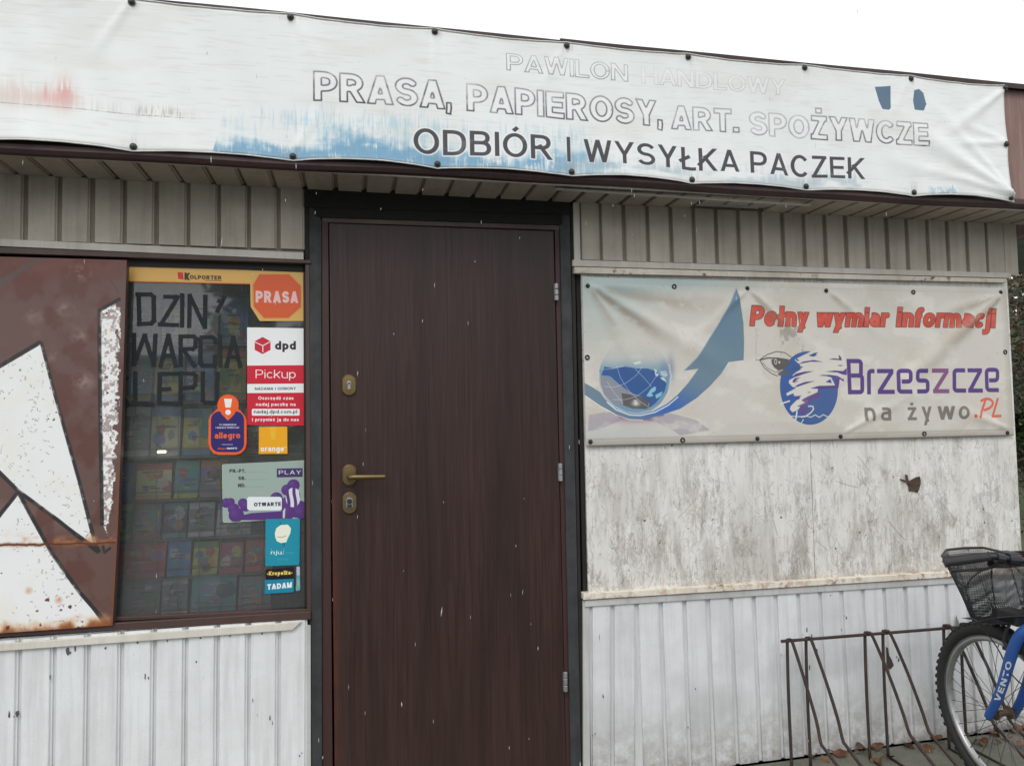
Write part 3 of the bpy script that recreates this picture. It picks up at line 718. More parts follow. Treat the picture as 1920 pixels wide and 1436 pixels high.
# tape lettering on the pane
M['tape'] = plain('dark tape', (.022, .027, .03), .65, bumps=.05, spec=.2)
TZ = lambda pts: [(220+x/5.127, 500+y/5.127) for x, y in pts]
letters = [
 [[(205, 268), (212, 548)], [(190, 265), (320, 268), (348, 290), (350, 520), (325, 545), (205, 552)]],
 [[(455, 290), (580, 292), (420, 555)], [(405, 555), (575, 562)]],
 [[(624, 272), (622, 572)]],
 [[(690, 575), (696, 278), (838, 580)], [(842, 585), (846, 285)]],
 [[(1030, 295), (960, 430)], [(975, 330), (1000, 340)]],
 [[(160, 650), (160, 940), (262, 660), (350, 945), (366, 660)]],
 [[(415, 955), (490, 660), (560, 955)], [(440, 855), (540, 855)]],
 [[(608, 950), (608, 670), (735, 670), (752, 690), (750, 770), (725, 790), (605, 795)], [(635, 800), (740, 950)]],
 [[(945, 735), (940, 700), (915, 678), (810, 680), (797, 700), (800, 930), (820, 950), (925, 950), (942, 920), (940, 860)]],
 [[(988, 670), (990, 955)]],
 [[(1050, 960), (1115, 680), (1180, 960)], [(1070, 870), (1160, 870)]],
 [[(30, 1140), (90, 1070)], [(35, 1225), (100, 1330)]],
 [[(172, 1020), (172, 1310)], [(160, 1312), (335, 1320)]],
 [[(575, 1030), (410, 1030), (402, 1310), (570, 1318)], [(405, 1180), (500, 1175)]],
 [[(608, 1320), (610, 1025), (735, 1030), (752, 1050), (748, 1140), (725, 1160), (610, 1170)]],
 [[(822, 1020), (822, 1285), (845, 1308), (935, 1310), (958, 1290), (965, 1025)]],
]
for st in letters:
    q = MB()
    for k, pts in enumerate(st):
        P = [W(a, b, YG-.0012-.0012*k) for a, b in TZ(pts)]; hw = .0076
        for i in range(len(P)-1):
            a, b = P[i]-Vector((0, .00018*i, 0)), P[i+1]-Vector((0, .00018*i, 0)); d = (b-a).normalized(); nn = Vector((d.z, 0, -d.x))*hw; ext = d*hw*.8
            q.hexa([a-ext-nn, b+ext-nn, b+ext+nn, a-ext+nn] if nn.z*d.x-nn.x*d.z > 0 else [a-ext+nn, b+ext+nn, b+ext-nn, a-ext-nn], .0004)
    q.build('tape_letter', M['tape'], window)

# ================================================================== SHEETS WITH PRINT OR PAINT
def splat(cv, n, Lr, ang, dens, wd=(.7, 1.6), seed=1, curve=.3, fat=.5):
    """n short scratches; ang(rs,n)->radians; dens: map of acceptance; returns alpha mask"""
    rs = np.random.RandomState(seed); m = np.zeros((cv.h, cv.w), np.float32)
    x = rs.rand(n)*cv.w; y = rs.rand(n)*cv.h
    keep = rs.rand(n) < dens[np.clip(y.astype(int), 0, cv.h-1), np.clip(x.astype(int), 0, cv.w-1)]
    x, y = x[keep], y[keep]; n = len(x); L = Lr[0]+(Lr[1]-Lr[0])*rs.rand(n)**2.2; a = ang(rs, n); cvv = (rs.rand(n)-.5)*curve; al_ = .35+.65*rs.rand(n)
    K = int(Lr[1])+1
    for k in range(K):
        ok = k < L; t = k; aa = a+cvv*t/np.maximum(L, 1)*2
        x = x+np.cos(aa); y = y+np.sin(aa)
        for (dx, dy, w_) in ((0, 0, 1), (1, 0, fat), (0, 1, .45*fat/.6), (1, 1, fat*.6)):
            xi = (x[ok]+dx).astype(int); yi = (y[ok]+dy).astype(int); g = (xi >= 0) & (xi < cv.w) & (yi >= 0) & (yi < cv.h)
            np.maximum.at(m, (yi[g], xi[g]), (al_[ok][g]*w_).astype(np.float32))
    return m
def blobs(cv, n, rr, dens, seed=1):
    rs = np.random.RandomState(seed); m = np.zeros((cv.h, cv.w), np.float32); c = 0
    for i in range(n*6):
        x, y = rs.rand()*cv.w, rs.rand()*cv.h
        if rs.rand() > dens[int(y), int(x)]: continue
        r = rr[0]+(rr[1]-rr[0])*rs.rand()**3; t = np.arange(9)*2*PI/9
        k = r*(.6+.6*rs.rand(9)); m = np.maximum(m, 0); p = np.stack([x+k*np.cos(t)*(.6+.6*rs.rand()), y+k*np.sin(t)], 1)
        x0, x1, y0, y1 = int(max(0, x-r*2)), int(min(cv.w, x+r*2+1)), int(max(0, y-r*2)), int(min(cv.h, y+r*2+1))
        if x1 <= x0 or y1 <= y0: continue
        gx, gy = np.meshgrid(np.arange(x0, x1)+.5, np.arange(y0, y1)+.5); an = np.arctan2(gy-y, gx-x) % (2*PI)
        rad = np.interp(an, np.append(t, 2*PI), np.append(k, k[0])); d = np.hypot(gx-x, gy-y)
        m[y0:y1, x0:x1] = np.maximum(m[y0:y1, x0:x1], np.clip(rad-d+.5, 0, 1)); c += 1
        if c >= n: break
    return m
def uv_mesh(name, cv, mat, verts, faces, parent=None, thick=0, smooth=False, origin=None):
    me = bpy.data.meshes.new(name); a = np.array([tuple(v) for v in verts])
    org = Vector((a[:, 0].mean(), a[:, 1].mean(), a[:, 2].min())) if origin is None else Vector(origin)
    me.from_pydata([tuple(Vector(v)-org) for v in verts], [], faces); ul = me.uv_layers.new(name='UVMap')
    for lp in me.loops:
        v = verts[lp.vertex_index]; ul.data[lp.index].uv = ((v[0]-cv.x0)/(cv.x1-cv.x0), (v[2]-cv.z0)/(cv.z1-cv.z0))
    me.materials.append(mat)
    if smooth: me.polygons.foreach_set('use_smooth', [True]*len(me.polygons))
    o = link(name, me, parent, org)
    if thick: so = o.modifiers.new('thickness', 'SOLIDIFY'); so.thickness = thick; so.offset = -1
    return o

# ---- pressed chip boards, painted white and scratched
cv = Canvas(.93, .70, 3.125, 2.13, .00125, (224, 221, 216), y=0.0, k=1.02)
H_, W_ = cv.h, cv.w; zz = np.linspace(cv.z0, cv.z1, H_)[:, None]*np.ones((1, W_))
big = fbm(H_, W_, 150, 420, 4, 3); st = fbm(H_, W_, 26, 170, 4, 5); fl = fbm(H_, W_, 70, 110, 5, 8)
low = sm(1.36-zz, 0, .62)
cv.paint(sm(big, .42, .68)*(.25+.4*low), (188, 184, 178)); cv.paint(sm(st, .5, .72)*(.22+.33*low), (176, 171, 165))
cv.paint(sm(fl, .55, .75)*.35, (240, 240, 240)); cv.paint(sm(st, .5, .25)*sm(fl, .45, .62)*.5, (244, 245, 246))
dens = np.clip(.10+sm(fl, .38, .66)*(.35+.65*low)+.15*low, 0, 1)*(.35+.65*(fbm(H_, W_, 40, 60, 3, 11) > .5))
m1 = splat(cv, 24000, (2, 40), lambda rs, n: PI/2+rs.randn(n)*.45, dens, seed=3, fat=.95)
m2 = splat(cv, 14000, (3, 26), lambda rs, n: rs.rand(n)*PI, dens, seed=4, curve=.5, fat=.8)
m3 = splat(cv, 90, (50, 110), lambda rs, n: PI/2+rs.randn(n)*.5, np.ones_like(dens)*.5, seed=6, curve=.25, fat=.8)
blot = sm(fbm(H_, W_, 34, 80, 5, 17), .5, .66)*np.clip(dens*1.6, 0, 1); cv.paint(blot*.36, (166, 160, 151)); blot2 = sm(fbm(H_, W_, 12, 30, 4, 18), .56, .7)*np.clip(dens*1.5, 0, 1); cv.paint(blot2*.35, (140, 133, 124))
def soft(m, k=1):
    for _ in range(k): m = (m+np.roll(m, 1, 0)+np.roll(m, -1, 0)+np.roll(m, 1, 1)+np.roll(m, -1, 1))/5
    return m
m1 = np.clip(soft(m1)*1.5, 0, 1); m2 = np.clip(soft(m2)*1.4, 0, 1)
smear = sm(fbm(H_, W_, 14, 150, 5, 19), .5, .72)*np.clip(dens*1.5, 0, 1); cv.paint(smear*.38, (160, 154, 146)); sk = sm(fbm(H_, W_, 5, 46, 4, 24), .54, .72)*sm(fbm(H_, W_, 60, 90, 3, 25), .38, .6)*(.5+.5*low); cv.paint(sk*.38, (138, 132, 124)); smear2 = sm(fbm(H_, W_, 18, 110, 4, 22), .52, .7); cv.paint(smear2*.4*(1-low*.5), (236, 236, 235))
varm = .25+.75*fbm(H_, W_, 18, 30, 4, 23)**1.5*1.6
cv.paint(np.clip(m1*varm, 0, 1), (124, 117, 109), .42); cv.paint(np.clip(m2*varm, 0, 1), (112, 105, 98), .38); cv.paint(soft(m3, 2), (110, 104, 97), .9)
cv.paint(blobs(cv, 140, (1.2, 4.5), dens, 9), (78, 72, 66), .8)
m4 = splat(cv, 9000, (3, 22), lambda rs, n: rs.rand(n)*PI, sm(.80-zz, -.05, .05)*.9, seed=14, curve=1.6); cv.paint(m4, (98, 88, 76), .6)
cv.paint(sm(.775-zz, -.02, .045)*sm(fbm(H_, W_, 40, 20, 4, 21), .3, .6), (128, 110, 88), .6)
cv.paint(cv.stroke_mask([(1096, 990), (1091, 1060)], 5)*sm(fbm(H_, W_, 8, 12, 3, 2), .35, .6), (60, 55, 50), .8)
M['osb'] = printed('scratched white chipboard', cv, .55, .5, .05, fine=90)
osb = cv; XSEAM = 2.000
for (a, b_) in ((( .949), XSEAM-.0015), (XSEAM+.0015, 3.108)):
    vs = [(a, .001, .735), (b_, .001, .735), (b_, .001, 2.118), (a, .001, 2.118)]
    uv_mesh('chipboard_panel', cv, M['osb'], vs, [(0, 1, 2, 3)], kiosk, thick=.012)
M['splinter'] = weathered('torn brown wood', (.10, .06, .038), (.035, .025, .02), .6, .3, rough=.85, bumps=.8)
q = MB()
for pts, dy in (([(1703, 902), (1714, 896), (1722, 893), (1725, 900), (1724, 908), (1712, 911), (1700, 907)], -.010), ([(1702, 907), (1725, 908), (1722, 916), (1720, 923), (1712, 920), (1704, 921)], -.006), ([(1687, 897), (1702, 901), (1703, 905), (1688, 900)], -.007), ([(1697, 889), (1700, 890), (1702, 902), (1698, 902)], -.008)):
    f = [W(a, b_, -.001) for a, b_ in pts]; top = [p+Vector((0, dy*(.3+.7*((i*37) % 5)/4), 0)) for i, p in enumerate(f)]; n = len(f)
    q.add(f+top, [tuple(range(n, 2*n))]+[(i, (i+1) % n, n+(i+1) % n, n+i) for i in range(n)])
q.build('splintered_hole', M['splinter'], kiosk)
# small dents, chips and holes in the siding below
M['chip'] = plain('bare grey metal chip', (.10, .10, .105), .6)
q = MB(); rs = random.Random(4)
def chip(px, py, r, el=1.0, y=-.0105):
    c = W(px, py, y); n = 9; k = [r*(.55+.7*rs.random()) for _ in range(n)]; a0 = rs.random()*6
    rr_ = r*.0026
    f = [c+Vector((k[i]/r*rr_*math.cos(2*PI*i/n+a0)*.7/el, 0, k[i]/r*rr_*math.sin(2*PI*i/n+a0)*el)) for i in range(n)]
    q.add([c+Vector((0, -.0006, 0))]+f, [(0, i+1, (i+1) % n+1) for i in range(n)])
for a in ((126, 1220, 5, 1.4), (131, 1223, 2), (141, 1216, 2.6, 1.8), (94, 1269, 2, 1.8), (17, 1339, 3.4, 1.5), (33, 1337, 4.5), (26, 1343, 1.2), (198, 1214, 2), (258, 1204, 1.8), (314, 1201, 1.8), (376, 1196, 1.8), (272, 1268, 2.5, 1.8), (278, 1270, 1.8, 1.4), (431, 1192, 1.6), (491, 1187, 1.6),
          (474, 1313, 1.6, 2), (506, 1345, 2.2, 2), (511, 1355, 1.6, 2.5), (368, 1240, 1.5), (562, 1416, 1.6), (566, 1411, 1.2), (1131, 1305, 2.4, 1.5), (1116, 1375, 1.6, 1.4), (1111, 1378, 1.2), (1513, 1180, 3.2, 1.8), (1522, 1192, 2.6, 1.5), (1505, 1189, 1.2), (1587, 1158, 2.6, 1.2), (1578, 1180, 1.8, 1.8),
          (1532, 1223, 3.6, 1.8), (1510, 1238, 2.6, 2), (1518, 1250, 3, 1.5), (1685, 1236, 3.4, 1.4), (1681, 1232, 2), (1465, 1228, 1.4, 2), (1740, 1170, 1.6), (1557, 1116, 1.2), (1604, 1411, 4, .8), (1611, 1407, 3, .7), (1697, 1392, 1.6), (1304, 1291, 1.4), (1290, 1363, 1.6, 1.5), (1124, 1195, 1.6, 3), (1584, 1154, 1)): chip(*a)
o = q.build('paint_chips', M['chip'], kiosk); o['kind'] = 'stuff'
M['torn'] = weathered('torn sheet edge', (.30, .28, .26), (.10, .08, .06), .6, .3, rough=.7)
q = MB()
for pts in ([(1661, 1212), (1665, 1214), (1667, 1228), (1672, 1236), (1676, 1247), (1670, 1254), (1664, 1252), (1663, 1236)],):
    f = [W(a, b_, -.0112) for a, b_ in pts]; n = len(f); q.add(f+[p+Vector((0, .006, 0)) for p in f], [tuple(range(n))[::-1]])
q.build('torn_hole', M['splinter'], kiosk)
q = MB(); pts = [(1781, 1196), (1783, 1183), (1788, 1172), (1792, 1152), (1796, 1168), (1800, 1172), (1801, 1184), (1796, 1196), (1788, 1199)]
f = [W(a, b_, -.0115) for a, b_ in pts]; n = len(f); q.add([p+Vector((0, -.012*abs(math.sin(i)), 0)) for i, p in enumerate(f)], [tuple(range(n))[::-1]]); q.build('bent_tear', M['torn'], kiosk)

# ---- steel shutter sheet with the painted figures
YS = -.022
cv = Canvas(-1.92, .74, -.78, 2.10, .0013, (88, 66, 62), y=YS, k=.72)
H_, W_ = cv.h, cv.w
nb = fbm(H_, W_, 120, 90, 5, 31); cv.paint(sm(nb, .5, .72), (104, 84, 80), .7); cv.paint(sm(fbm(H_, W_, 70, 90, 4, 33), .52, .7), (80, 48, 42), .7)
zz = np.linspace(cv.z0, cv.z1, H_)[:, None]*np.ones((1, W_)); cv.paint(sm(zz, 1.9, 2.08)*sm(nb, .3, .6), (92, 44, 36), .6)
for (a, b_, r_, al_) in ((148, 512, 22, .5), (120, 580, 18, .4), (150, 632, 16, .5), (60, 592, 16, .3), (155, 715, 18, .55), (100, 670, 14, .35), (30, 870, 10, .2)):
    p = cv.P([(a, b_)])[0]; yy, xx = np.mgrid[0:H_, 0:W_]; d = np.hypot((xx-p[0])/1.3, yy-p[1])/(r_*cv.pxs()); cv.paint(np.clip(1-d, 0, 1)*sm(fbm(H_, W_, 14, 14, 4, int(a)), .38, .62), (150, 130, 124), al_)
cv.poly([(-40, 560), (0, 540), (83, 482), (72, 481), (-40, 548)], (74, 66, 66), .8); cv.stroke([(205, 523), (223, 550)], 2.5, (70, 58, 62), .8)
White = (226, 226, 220)
wh = cv.fill([cv.P([(0, 688), (78, 643), (104, 740), (150, 905), (183, 1022), (165, 1012), (35, 918), (0, 885), (-60, 840), (-60, 720)])])
wh = np.maximum(wh, cv.fill([cv.P([(35, 927), (0, 972), (-80, 1060), (-80, 1210), (0, 1192), (193, 1170), (98, 1040)])]))
rag = fbm(H_, W_, 12, 16, 4, 41)
p3 = cv.P([(188, 582), (228, 563), (228, 640), (226, 760), (220, 860), (214, 960), (206, 1012), (194, 985), (189, 800), (187, 660)])
w3 = cv.fill([p3]); xx = np.arange(W_)[None, :]*np.ones((H_, 1)); rowmax = np.interp(np.arange(H_), p3[[6, 5, 4, 3, 2, 1]][:, 1], p3[[6, 5, 4, 3, 2, 1]][:, 0])[:, None]
w3 = w3*(xx < rowmax-2-22*np.clip(rag-.35, 0, 1)*2)
wh = np.maximum(wh, w3); wh0 = wh.copy()
dn = np.clip(fbm(H_, W_, 50, 70, 4, 45)*1.4-.35, 0, 1)
sc_ = splat(cv, 5200, (2, 12), lambda rs, n: PI/2+rs.randn(n)*1.0, dn, seed=46, curve=1.5)
sc_ = np.maximum(sc_, splat(cv, 60, (20, 60), lambda rs, n: rs.rand(n)*PI, dn, seed=47, curve=.6)); bl = blobs(cv, 260, (1, 5), dn*.6+.1, 48)
dmg = np.maximum(sc_*.85, bl); w3n = np.clip(w3*sm(fbm(H_, W_, 7, 9, 4, 49), .48, .62)*1.4, 0, 1)
cv.paint(wh*(1-w3n*.5), White); cv.paint(wh*dmg, (50, 42, 38), .85)
cv.paint(wh*sm(fbm(H_, W_, 60, 60, 4, 51), .5, .75), (205, 202, 192), .5)
Bk = (36, 36, 38)
edge_wear = .55+.45*sm(fbm(H_, W_, 16, 16, 4, 52), .32, .5)
def kl(pts, w): cv.paint(cv.stroke_mask(pts, w)*edge_wear, Bk, .95)
kl([(-60, 716), (0, 687), (78, 641)], 8); kl([(78, 641), (104, 740), (150, 903), (178, 1015), (186, 1036)], [6, 6, 6, 7, 8]); kl([(-60, 838), (0, 885), (35, 920), (110, 975), (186, 1036)], 7)
kl([(35, 922), (0, 966), (-80, 1056)], 7); kl([(35, 922), (97, 1035), (150, 1110), (200, 1168)], 7); kl([(187, 655), (187, 582), (226, 560)], 7); kl([(187, 655), (189, 800), (192, 985)], 7); kl([(193, 1020), (196, 1036), (208, 1026)], 5)
# rust seam, rust at the foot and along the right fold
seam = cv.P([(-80, 1023), (0, 1022), (100, 1020), (216, 1017)]); sy = np.interp(np.arange(W_), seam[:, 0], seam[:, 1])[None, :]; yy = np.arange(H_)[:, None]*np.ones((1, W_))
jit = (fbm(H_, W_, 20, 400, 4, 61)-.5)*10
cv.paint(np.exp(-((yy-sy-jit)/4)**2)*.95, (96, 48, 26)); cv.paint(np.exp(-((yy-sy-8)/14)**2)*sm(fbm(H_, W_, 30, 20, 4, 62), .4, .7), (165, 105, 60), .6); cv.paint(np.exp(-((yy-sy-jit*.6)/1.6)**2)*.8, (40, 24, 18))
foot = cv.P([(-80, 1206), (0, 1191), (211, 1172)]); fy = np.interp(np.arange(W_), foot[:, 0], foot[:, 1])[None, :]; rn = fbm(H_, W_, 30, 40, 5, 63)
cv.paint(sm(fy+38-yy+(rn-.5)*60, 0, 40)*.75, (176, 128, 86)); cv.paint(sm(fy+18-yy+(rn-.5)*45, 0, 24), (120, 66, 36), .9)
fold = cv.P([(238, 488), (229, 740), (220, 1000), (211, 1172)]); fx = np.interp(np.arange(H_), fold[::-1, 1], fold[::-1, 0])[:, None]
cv.paint(sm(xx-fx+10+(rn-.5)*14, 0, 9)*sm(zz, 1.5, 1.2)*.9, (104, 62, 42)); cv.paint((blobs(cv, 120, (2, 6), sm(fy+190-yy, 0, 180)*.8*sm(xx, W_*.45, W_*.85), 64)), (74, 44, 32), .9)
for (a, b_, r_) in ((54, 1107, 9), (110, 1125, 9)):
    p = cv.P([(a, b_)])[0]; d = np.hypot(xx-p[0], yy-p[1])/(r_*cv.pxs()); cv.paint(np.clip(1-d, 0, 1)*sm(rn, .3, .6), (168, 104, 70), .6)
M['shutter'] = printed('painted shutter sheet', cv, .42, .35, .05, fine=60)
Np = 24; fo = [W(float(np.interp(t, [488, 740, 1000, 1172], [237.5, 230, 220.5, 211])), t, YS) for t in np.linspace(488, 1172, Np)]
vs = []
for i, p in enumerate(fo):
    bul = .006*math.sin(PI*i/(Np-1)); L = Vector((-1.915, YS, p.z+(-.012 if i == 0 else (.004 if i == Np-1 else 0))))
    zL = p.z
    vs += [Vector((-1.915, YS, zL)), Vector((-1.4, YS-bul*.5, zL)), Vector((p.x-.12, YS-bul, zL)), p]
fs = [((i+1)*4+k, (i+1)*4+k+1, i*4+k+1, i*4+k) for i in range(Np-1) for k in range(3)]
shut = uv_mesh('shutter', cv, M['shutter'], vs, fs, kiosk, thick=.0, smooth=True, origin=(-1.4, YS, .785))
q = MB()
for i in range(Np-1):
    a, b_ = fo[i], fo[i+1]; q.add([a, b_, b_+Vector((.001, .03, 0)), a+Vector((.001, .03, 0))], [(0, 3, 2, 1)])
q.build('shutter_fold', M['brown_shut'], shut)

# ---- the long faded banner on the fascia
YB = -.281
bx_top = [W(a, b_, YB).x for a, b_ in ((247, 3), (545, 32), (815, 60), (1063, 85), (1290, 110), (1507, 130), (1707, 148), (1884, 164))]
bx_bot = [W(a, b_, YB).x for a, b_ in ((250, 275), (549, 296), (820, 310), (1071, 325), (1298, 342), (1512, 350), (1713, 362), (1893, 370))]
bx_top = [bx_top[0]-1.04, bx_top[0]-.52]+bx_top; bx_bot = [bx_bot[0]-1.04, bx_bot[0]-.52]+bx_bot
X0B, X1B = bx_top[0]-.05, W(1889, 250, YB).x; Z0B, Z1B = W(820, 316, YB).z, W(815, 54, YB).z
cv = Canvas(X0B, Z0B-.002, X1B, Z1B, .0014, (233, 236, 235), y=YB, k=1.0)
H_, W_ = cv.h, cv.w; yy = np.arange(H_)[:, None]*np.ones((1, W_)); xx = np.arange(W_)[None, :]*np.ones((H_, 1)); hh = yy/H_
cv.paint(sm(fbm(H_, W_, 220, 90, 5, 71), .5, .75), (222, 222, 217), .5); cv.paint(sm(fbm(H_, W_, 60, 5, 3, 72), .55, .8), (208, 208, 204), .35)
strk = fbm(H_, W_, 7, 120, 4, 73); strk2 = fbm(H_, W_, 3.2, 40, 3, 74); cloud = fbm(H_, W_, 130, 60, 4, 75)
pxcol = lambda px, py=300: cv.P([(px, py)])[0][0]
def xr(a, b_, s0=30, s1=30): return sm(xx, pxcol(a)-s0, pxcol(a)+s0)*(1-sm(xx, pxcol(b_)-s1, pxcol(b_)+s1))
# blue remains of the print
wash = sm(.30-hh+(cloud-.5)*.7+(strk-.5)*.28, 0, .42); slant = cv.fill([cv.P([(396, 300), (436, 150), (1980, 150), (1980, 420), (396, 420)])])
env = slant*(1-sm(xx, pxcol(980), pxcol(1260)))
pat = fbm(H_, W_, 30, 22, 5, 76); pat2 = fbm(H_, W_, 9, 14, 4, 77)
cv.paint(wash*env*sm(pat*.6+pat2*.4, .3, .62), (158, 194, 212), .75); cv.paint(sm(.15-hh+(strk-.5)*.10+(cloud-.5)*.35, 0, .13)*env*sm(pat*.35+strk2*.45+cloud*.2, .30, .52), (104, 156, 190), .8)
cv.paint(sm(.16-hh+(strk-.5)*.2, 0, .1)*xr(1040, 1640)*sm(cloud, .35, .6), (150, 170, 182), .5)
cv.paint(sm(.085-hh+(pat-.5)*.08, 0, .07)*xr(1740, 1790, 18, 30)*sm(pat2, .3, .55), (120, 160, 196), .7); cv.paint(sm(.14-hh, 0, .08)*xr(1600, 1720)*sm(cloud, .4, .6), (170, 186, 190), .5)
cv.paint(sm(.5-np.abs(hh-.28)*3+(strk-.5)*.9, .2, .5)*env*xr(480, 1100)*.35*sm(strk2, .45, .7), (140, 190, 216))
# red and grey stains at the left
for (a, b_, rx, rz, col, aa) in ((86, 178, 3, 16, (212, 120, 112), .65), (120, 178, 18, 30, (214, 130, 122), .75), (100, 188, 34, 14, (222, 160, 150), .6), (25, 175, 30, 30, (205, 180, 168), .6), (60, 185, 60, 16, (224, 190, 180), .5)):
    p = cv.P([(a, b_)])[0]; k_ = cv.pxs()*.9; d = ((xx-p[0])/(rx*k_))**2+((yy-p[1])/(rz*k_))**2; cv.paint(np.exp(-d)*sm(strk2*.35+strk*.3+cloud*.35, .32, .6), col, aa*.85)
sl = cv.P([(-300, 182), (0, 196), (360, 224)]); sy = np.interp(xx[0], sl[:, 0], sl[:, 1])[None, :]
cv.paint(np.exp(-((yy-sy)/1.1)**2)*xr(-400, 360, 5, 30)*(.35+.5*(strk > .5)), (150, 146, 140)); cv.paint((1-sm(yy-sy, 0, 46))*(yy > sy)*sm(strk2*.5+strk*.5, .45, .65)*xr(-300, 360)*.45, (204, 200, 194))
cv.paint(np.exp(-((yy-sy-10)/12)**2)*xr(255, 340, 10, 8)*sm(strk2, .45, .6), (176, 168, 164), .6)
# lettering
def outline(s, A, B, cap0, w=4.0, bold=.235, wear=None, strength=1.0, seedw=80, dil=.9):
    cap = cap0*1.05; q0, q1, q2 = cv.P([A, B, (A[0], A[1]-cap)]); vrel = np.clip((yy-(q0[1]+(q1[1]-q0[1])*(xx-q0[0])/(q1[0]-q0[0])))/(q2[1]-q0[1]), 0, 1)
    m = cv.text(s, A, B, cap, bold=bold, dil=dil, gap=.045); inner = 1-cv.dilate(1-m, w); o_ = np.clip((m-inner)*1.3, 0, 1)
    wn_ = fbm(H_, W_, 60, 26, 4, seedw); f_ = (sm(wn_, .30, .5)*.45+.55)*(1-.45*vrel)
    cv.paint(m, (238, 240, 240), .6); cv.paint(o_*f_, (40, 42, 46), strength)
outline('PRASA', (587.6, 190), (834.5, 206.5), 53, strength=.95); outline(',', (836.5, 206), (846.5, 207), 52, strength=1.0)
outline('PAPIEROSY', (874.5, 210), (1232, 238), 50, strength=.8, seedw=81); outline(',', (1233, 236), (1243, 237), 48, strength=.9)
outline('ART.', (1259.5, 242), (1386, 250), 43, strength=.6, seedw=82); outline('SPO', (1404.7, 254), (1518, 262), 43, strength=.42, seedw=83); outline('ŻYWCZE', (1520, 262), (1739.4, 276.5), 43, strength=.8, seedw=84)
outline('PAWILON', (948.9, 132), (1178, 153), 33, w=2.2, bold=.17, dil=0, strength=.62, seedw=85); outline('HANDLOWY', (1202.8, 155.8), (1472, 180), 31, w=1.8, bold=.17, dil=0, strength=.33, seedw=86)
for s, A, B, cap in (('ODBIÓR', (775.3, 290.4), (1035.6, 303.5), 46.5), ('I', (1063, 304.6), (1069.5, 305), 45), ('WYSYŁKA', (1094.8, 307), (1386, 326), 42.5), ('PACZEK', (1407, 327.6), (1620.7, 340), 40.5)):
    m = cv.text(s, A, B, cap*1.05, bold=.142, gap=.12); halo = cv.dilate(m, 4.5 if s == 'ODBIÓR' else 2.2); cv.paint(halo, (236, 239, 240), .85)
    ink = sm(fbm(H_, W_, 40, 18, 5, 88+len(s)), .24, .34); cv.paint(m*(.82+.18*ink), (58, 55, 60), .96)
cv.poly([(1637.5, 163), (1668, 161), (1668, 204), (1664, 207.5), (1652, 206), (1645, 190)], (84, 112, 134)); cv.poly([(1713, 170), (1722, 167), (1730, 174), (1735, 196), (1730, 208.5), (1714, 207), (1711, 190)], (84, 112, 134))
cv.paint(sm(.04-hh, 0, .03)*.3, (190, 186, 178)); cv.paint(sm(hh-.95, 0, .05)*sm(cloud, .35, .65)*.5, (205, 196, 182))
for bx, top in [(b_, 1) for b_ in bx_top]+[(b_, 0) for b_ in bx_bot]:
    p = ((bx-cv.x0)/cv.d, H_*(.955 if top else .03)); d = np.hypot(xx[:, max(0, int(p[0])-60):int(p[0])+60]-p[0], yy[:, max(0, int(p[0])-60):int(p[0])+60]-p[1]-6)
    mk = np.zeros((H_, W_), np.float32); mk[:, max(0, int(p[0])-60):int(p[0])+60] = np.exp(-(d/15)**2)*sm(strk[:, max(0, int(p[0])-60):int(p[0])+60], .35, .6); cv.paint(mk, (150, 150, 146), .6)
M['banner'] = printed('faded vinyl banner', cv, .42, .12, .04)
def frac(x, bs):
    i = int(np.searchsorted(bs, x))
    if i == 0 or i == len(bs): return 0.0, 0
    return (x-bs[i-1])/(bs[i]-bs[i-1]), i
def ridge(x, z, px, pz, ang, amp, w, L, grow=.12):
    dx, dz = math.cos(ang), math.sin(ang); t = (x-px)*dx+(z-pz)*dz; s_ = -(x-px)*dz+(z-pz)*dx
    if t < 0: return 0.0
    ww = w*(.25+t/L); return amp*math.exp(-(s_/ww)**2)*max(0, 1-t/L)**.7*min(1, t/.04)
vary = [random.uniform(.6, 1.35) for _ in range(20)]
def b1_edge(x, z):
    v = (z-cv_b.z0)/(cv_b.z1-cv_b.z0); ft, i = frac(x, bx_top); fb, j = frac(x, bx_bot)
    z2 = z-.016*vary[i]*math.sin(PI*ft)**.8*v**5+.017*vary[j+3]*math.sin(PI*fb)**.8*(1-v)**5
    x2 = x
    if x > cv_b.x1-.2:
        q_ = (x-(cv_b.x1-.2))/.2; x2 = x+q_**3*(.010*(1-v)**2-.010*math.sin(PI*min(1, v/.5))*(v < .5)-.008*math.sin(PI*max(0, (v-.5)/.5))); z2 += .0*q_
    return x2, z2
def b1_y(x, z):
    v = (z-cv_b.z0)/(cv_b.z1-cv_b.z0); ft, i = frac(x, bx_top); fb, j = frac(x, bx_bot)
    y = -.281-.010*math.sin(PI*ft)*v**2*vary[i]-.009*math.sin(PI*fb)*(1-v)**2*vary[j]-.004*math.sin(x*3.1+z*5)
    y -= .0016*math.sin(x*41+z*17)*math.sin(x*13.7)
    y -= ridge(x, z, 2.865, 2.425, math.radians(152), .016, .05, .75)+ridge(x, z, 2.865, 2.425, math.radians(136), .011, .03, .6)+ridge(x, z, 2.865, 2.425, math.radians(168), .009, .03, .7)
    y -= ridge(x, z, 2.857, 2.672, math.radians(185), .008, .02, .4)+ridge(x, z, 2.857, 2.672, math.radians(165), .006, .02, .3)+ridge(x, z, 2.87, 2.93, math.radians(215), .009, .03, .5)
    for k, bxx in enumerate(bx_top): y -= ridge(x, z, bxx, 2.93, math.radians(-60-60*((k*7) % 3)/2), .004*vary[k], .02, .28)
    for k, bxx in enumerate(bx_bot): y -= ridge(x, z, bxx, 2.428, math.radians(60+60*((k*5) % 3)/2), .004*vary[k+4], .02, .25)
    return y
cv_b = cv
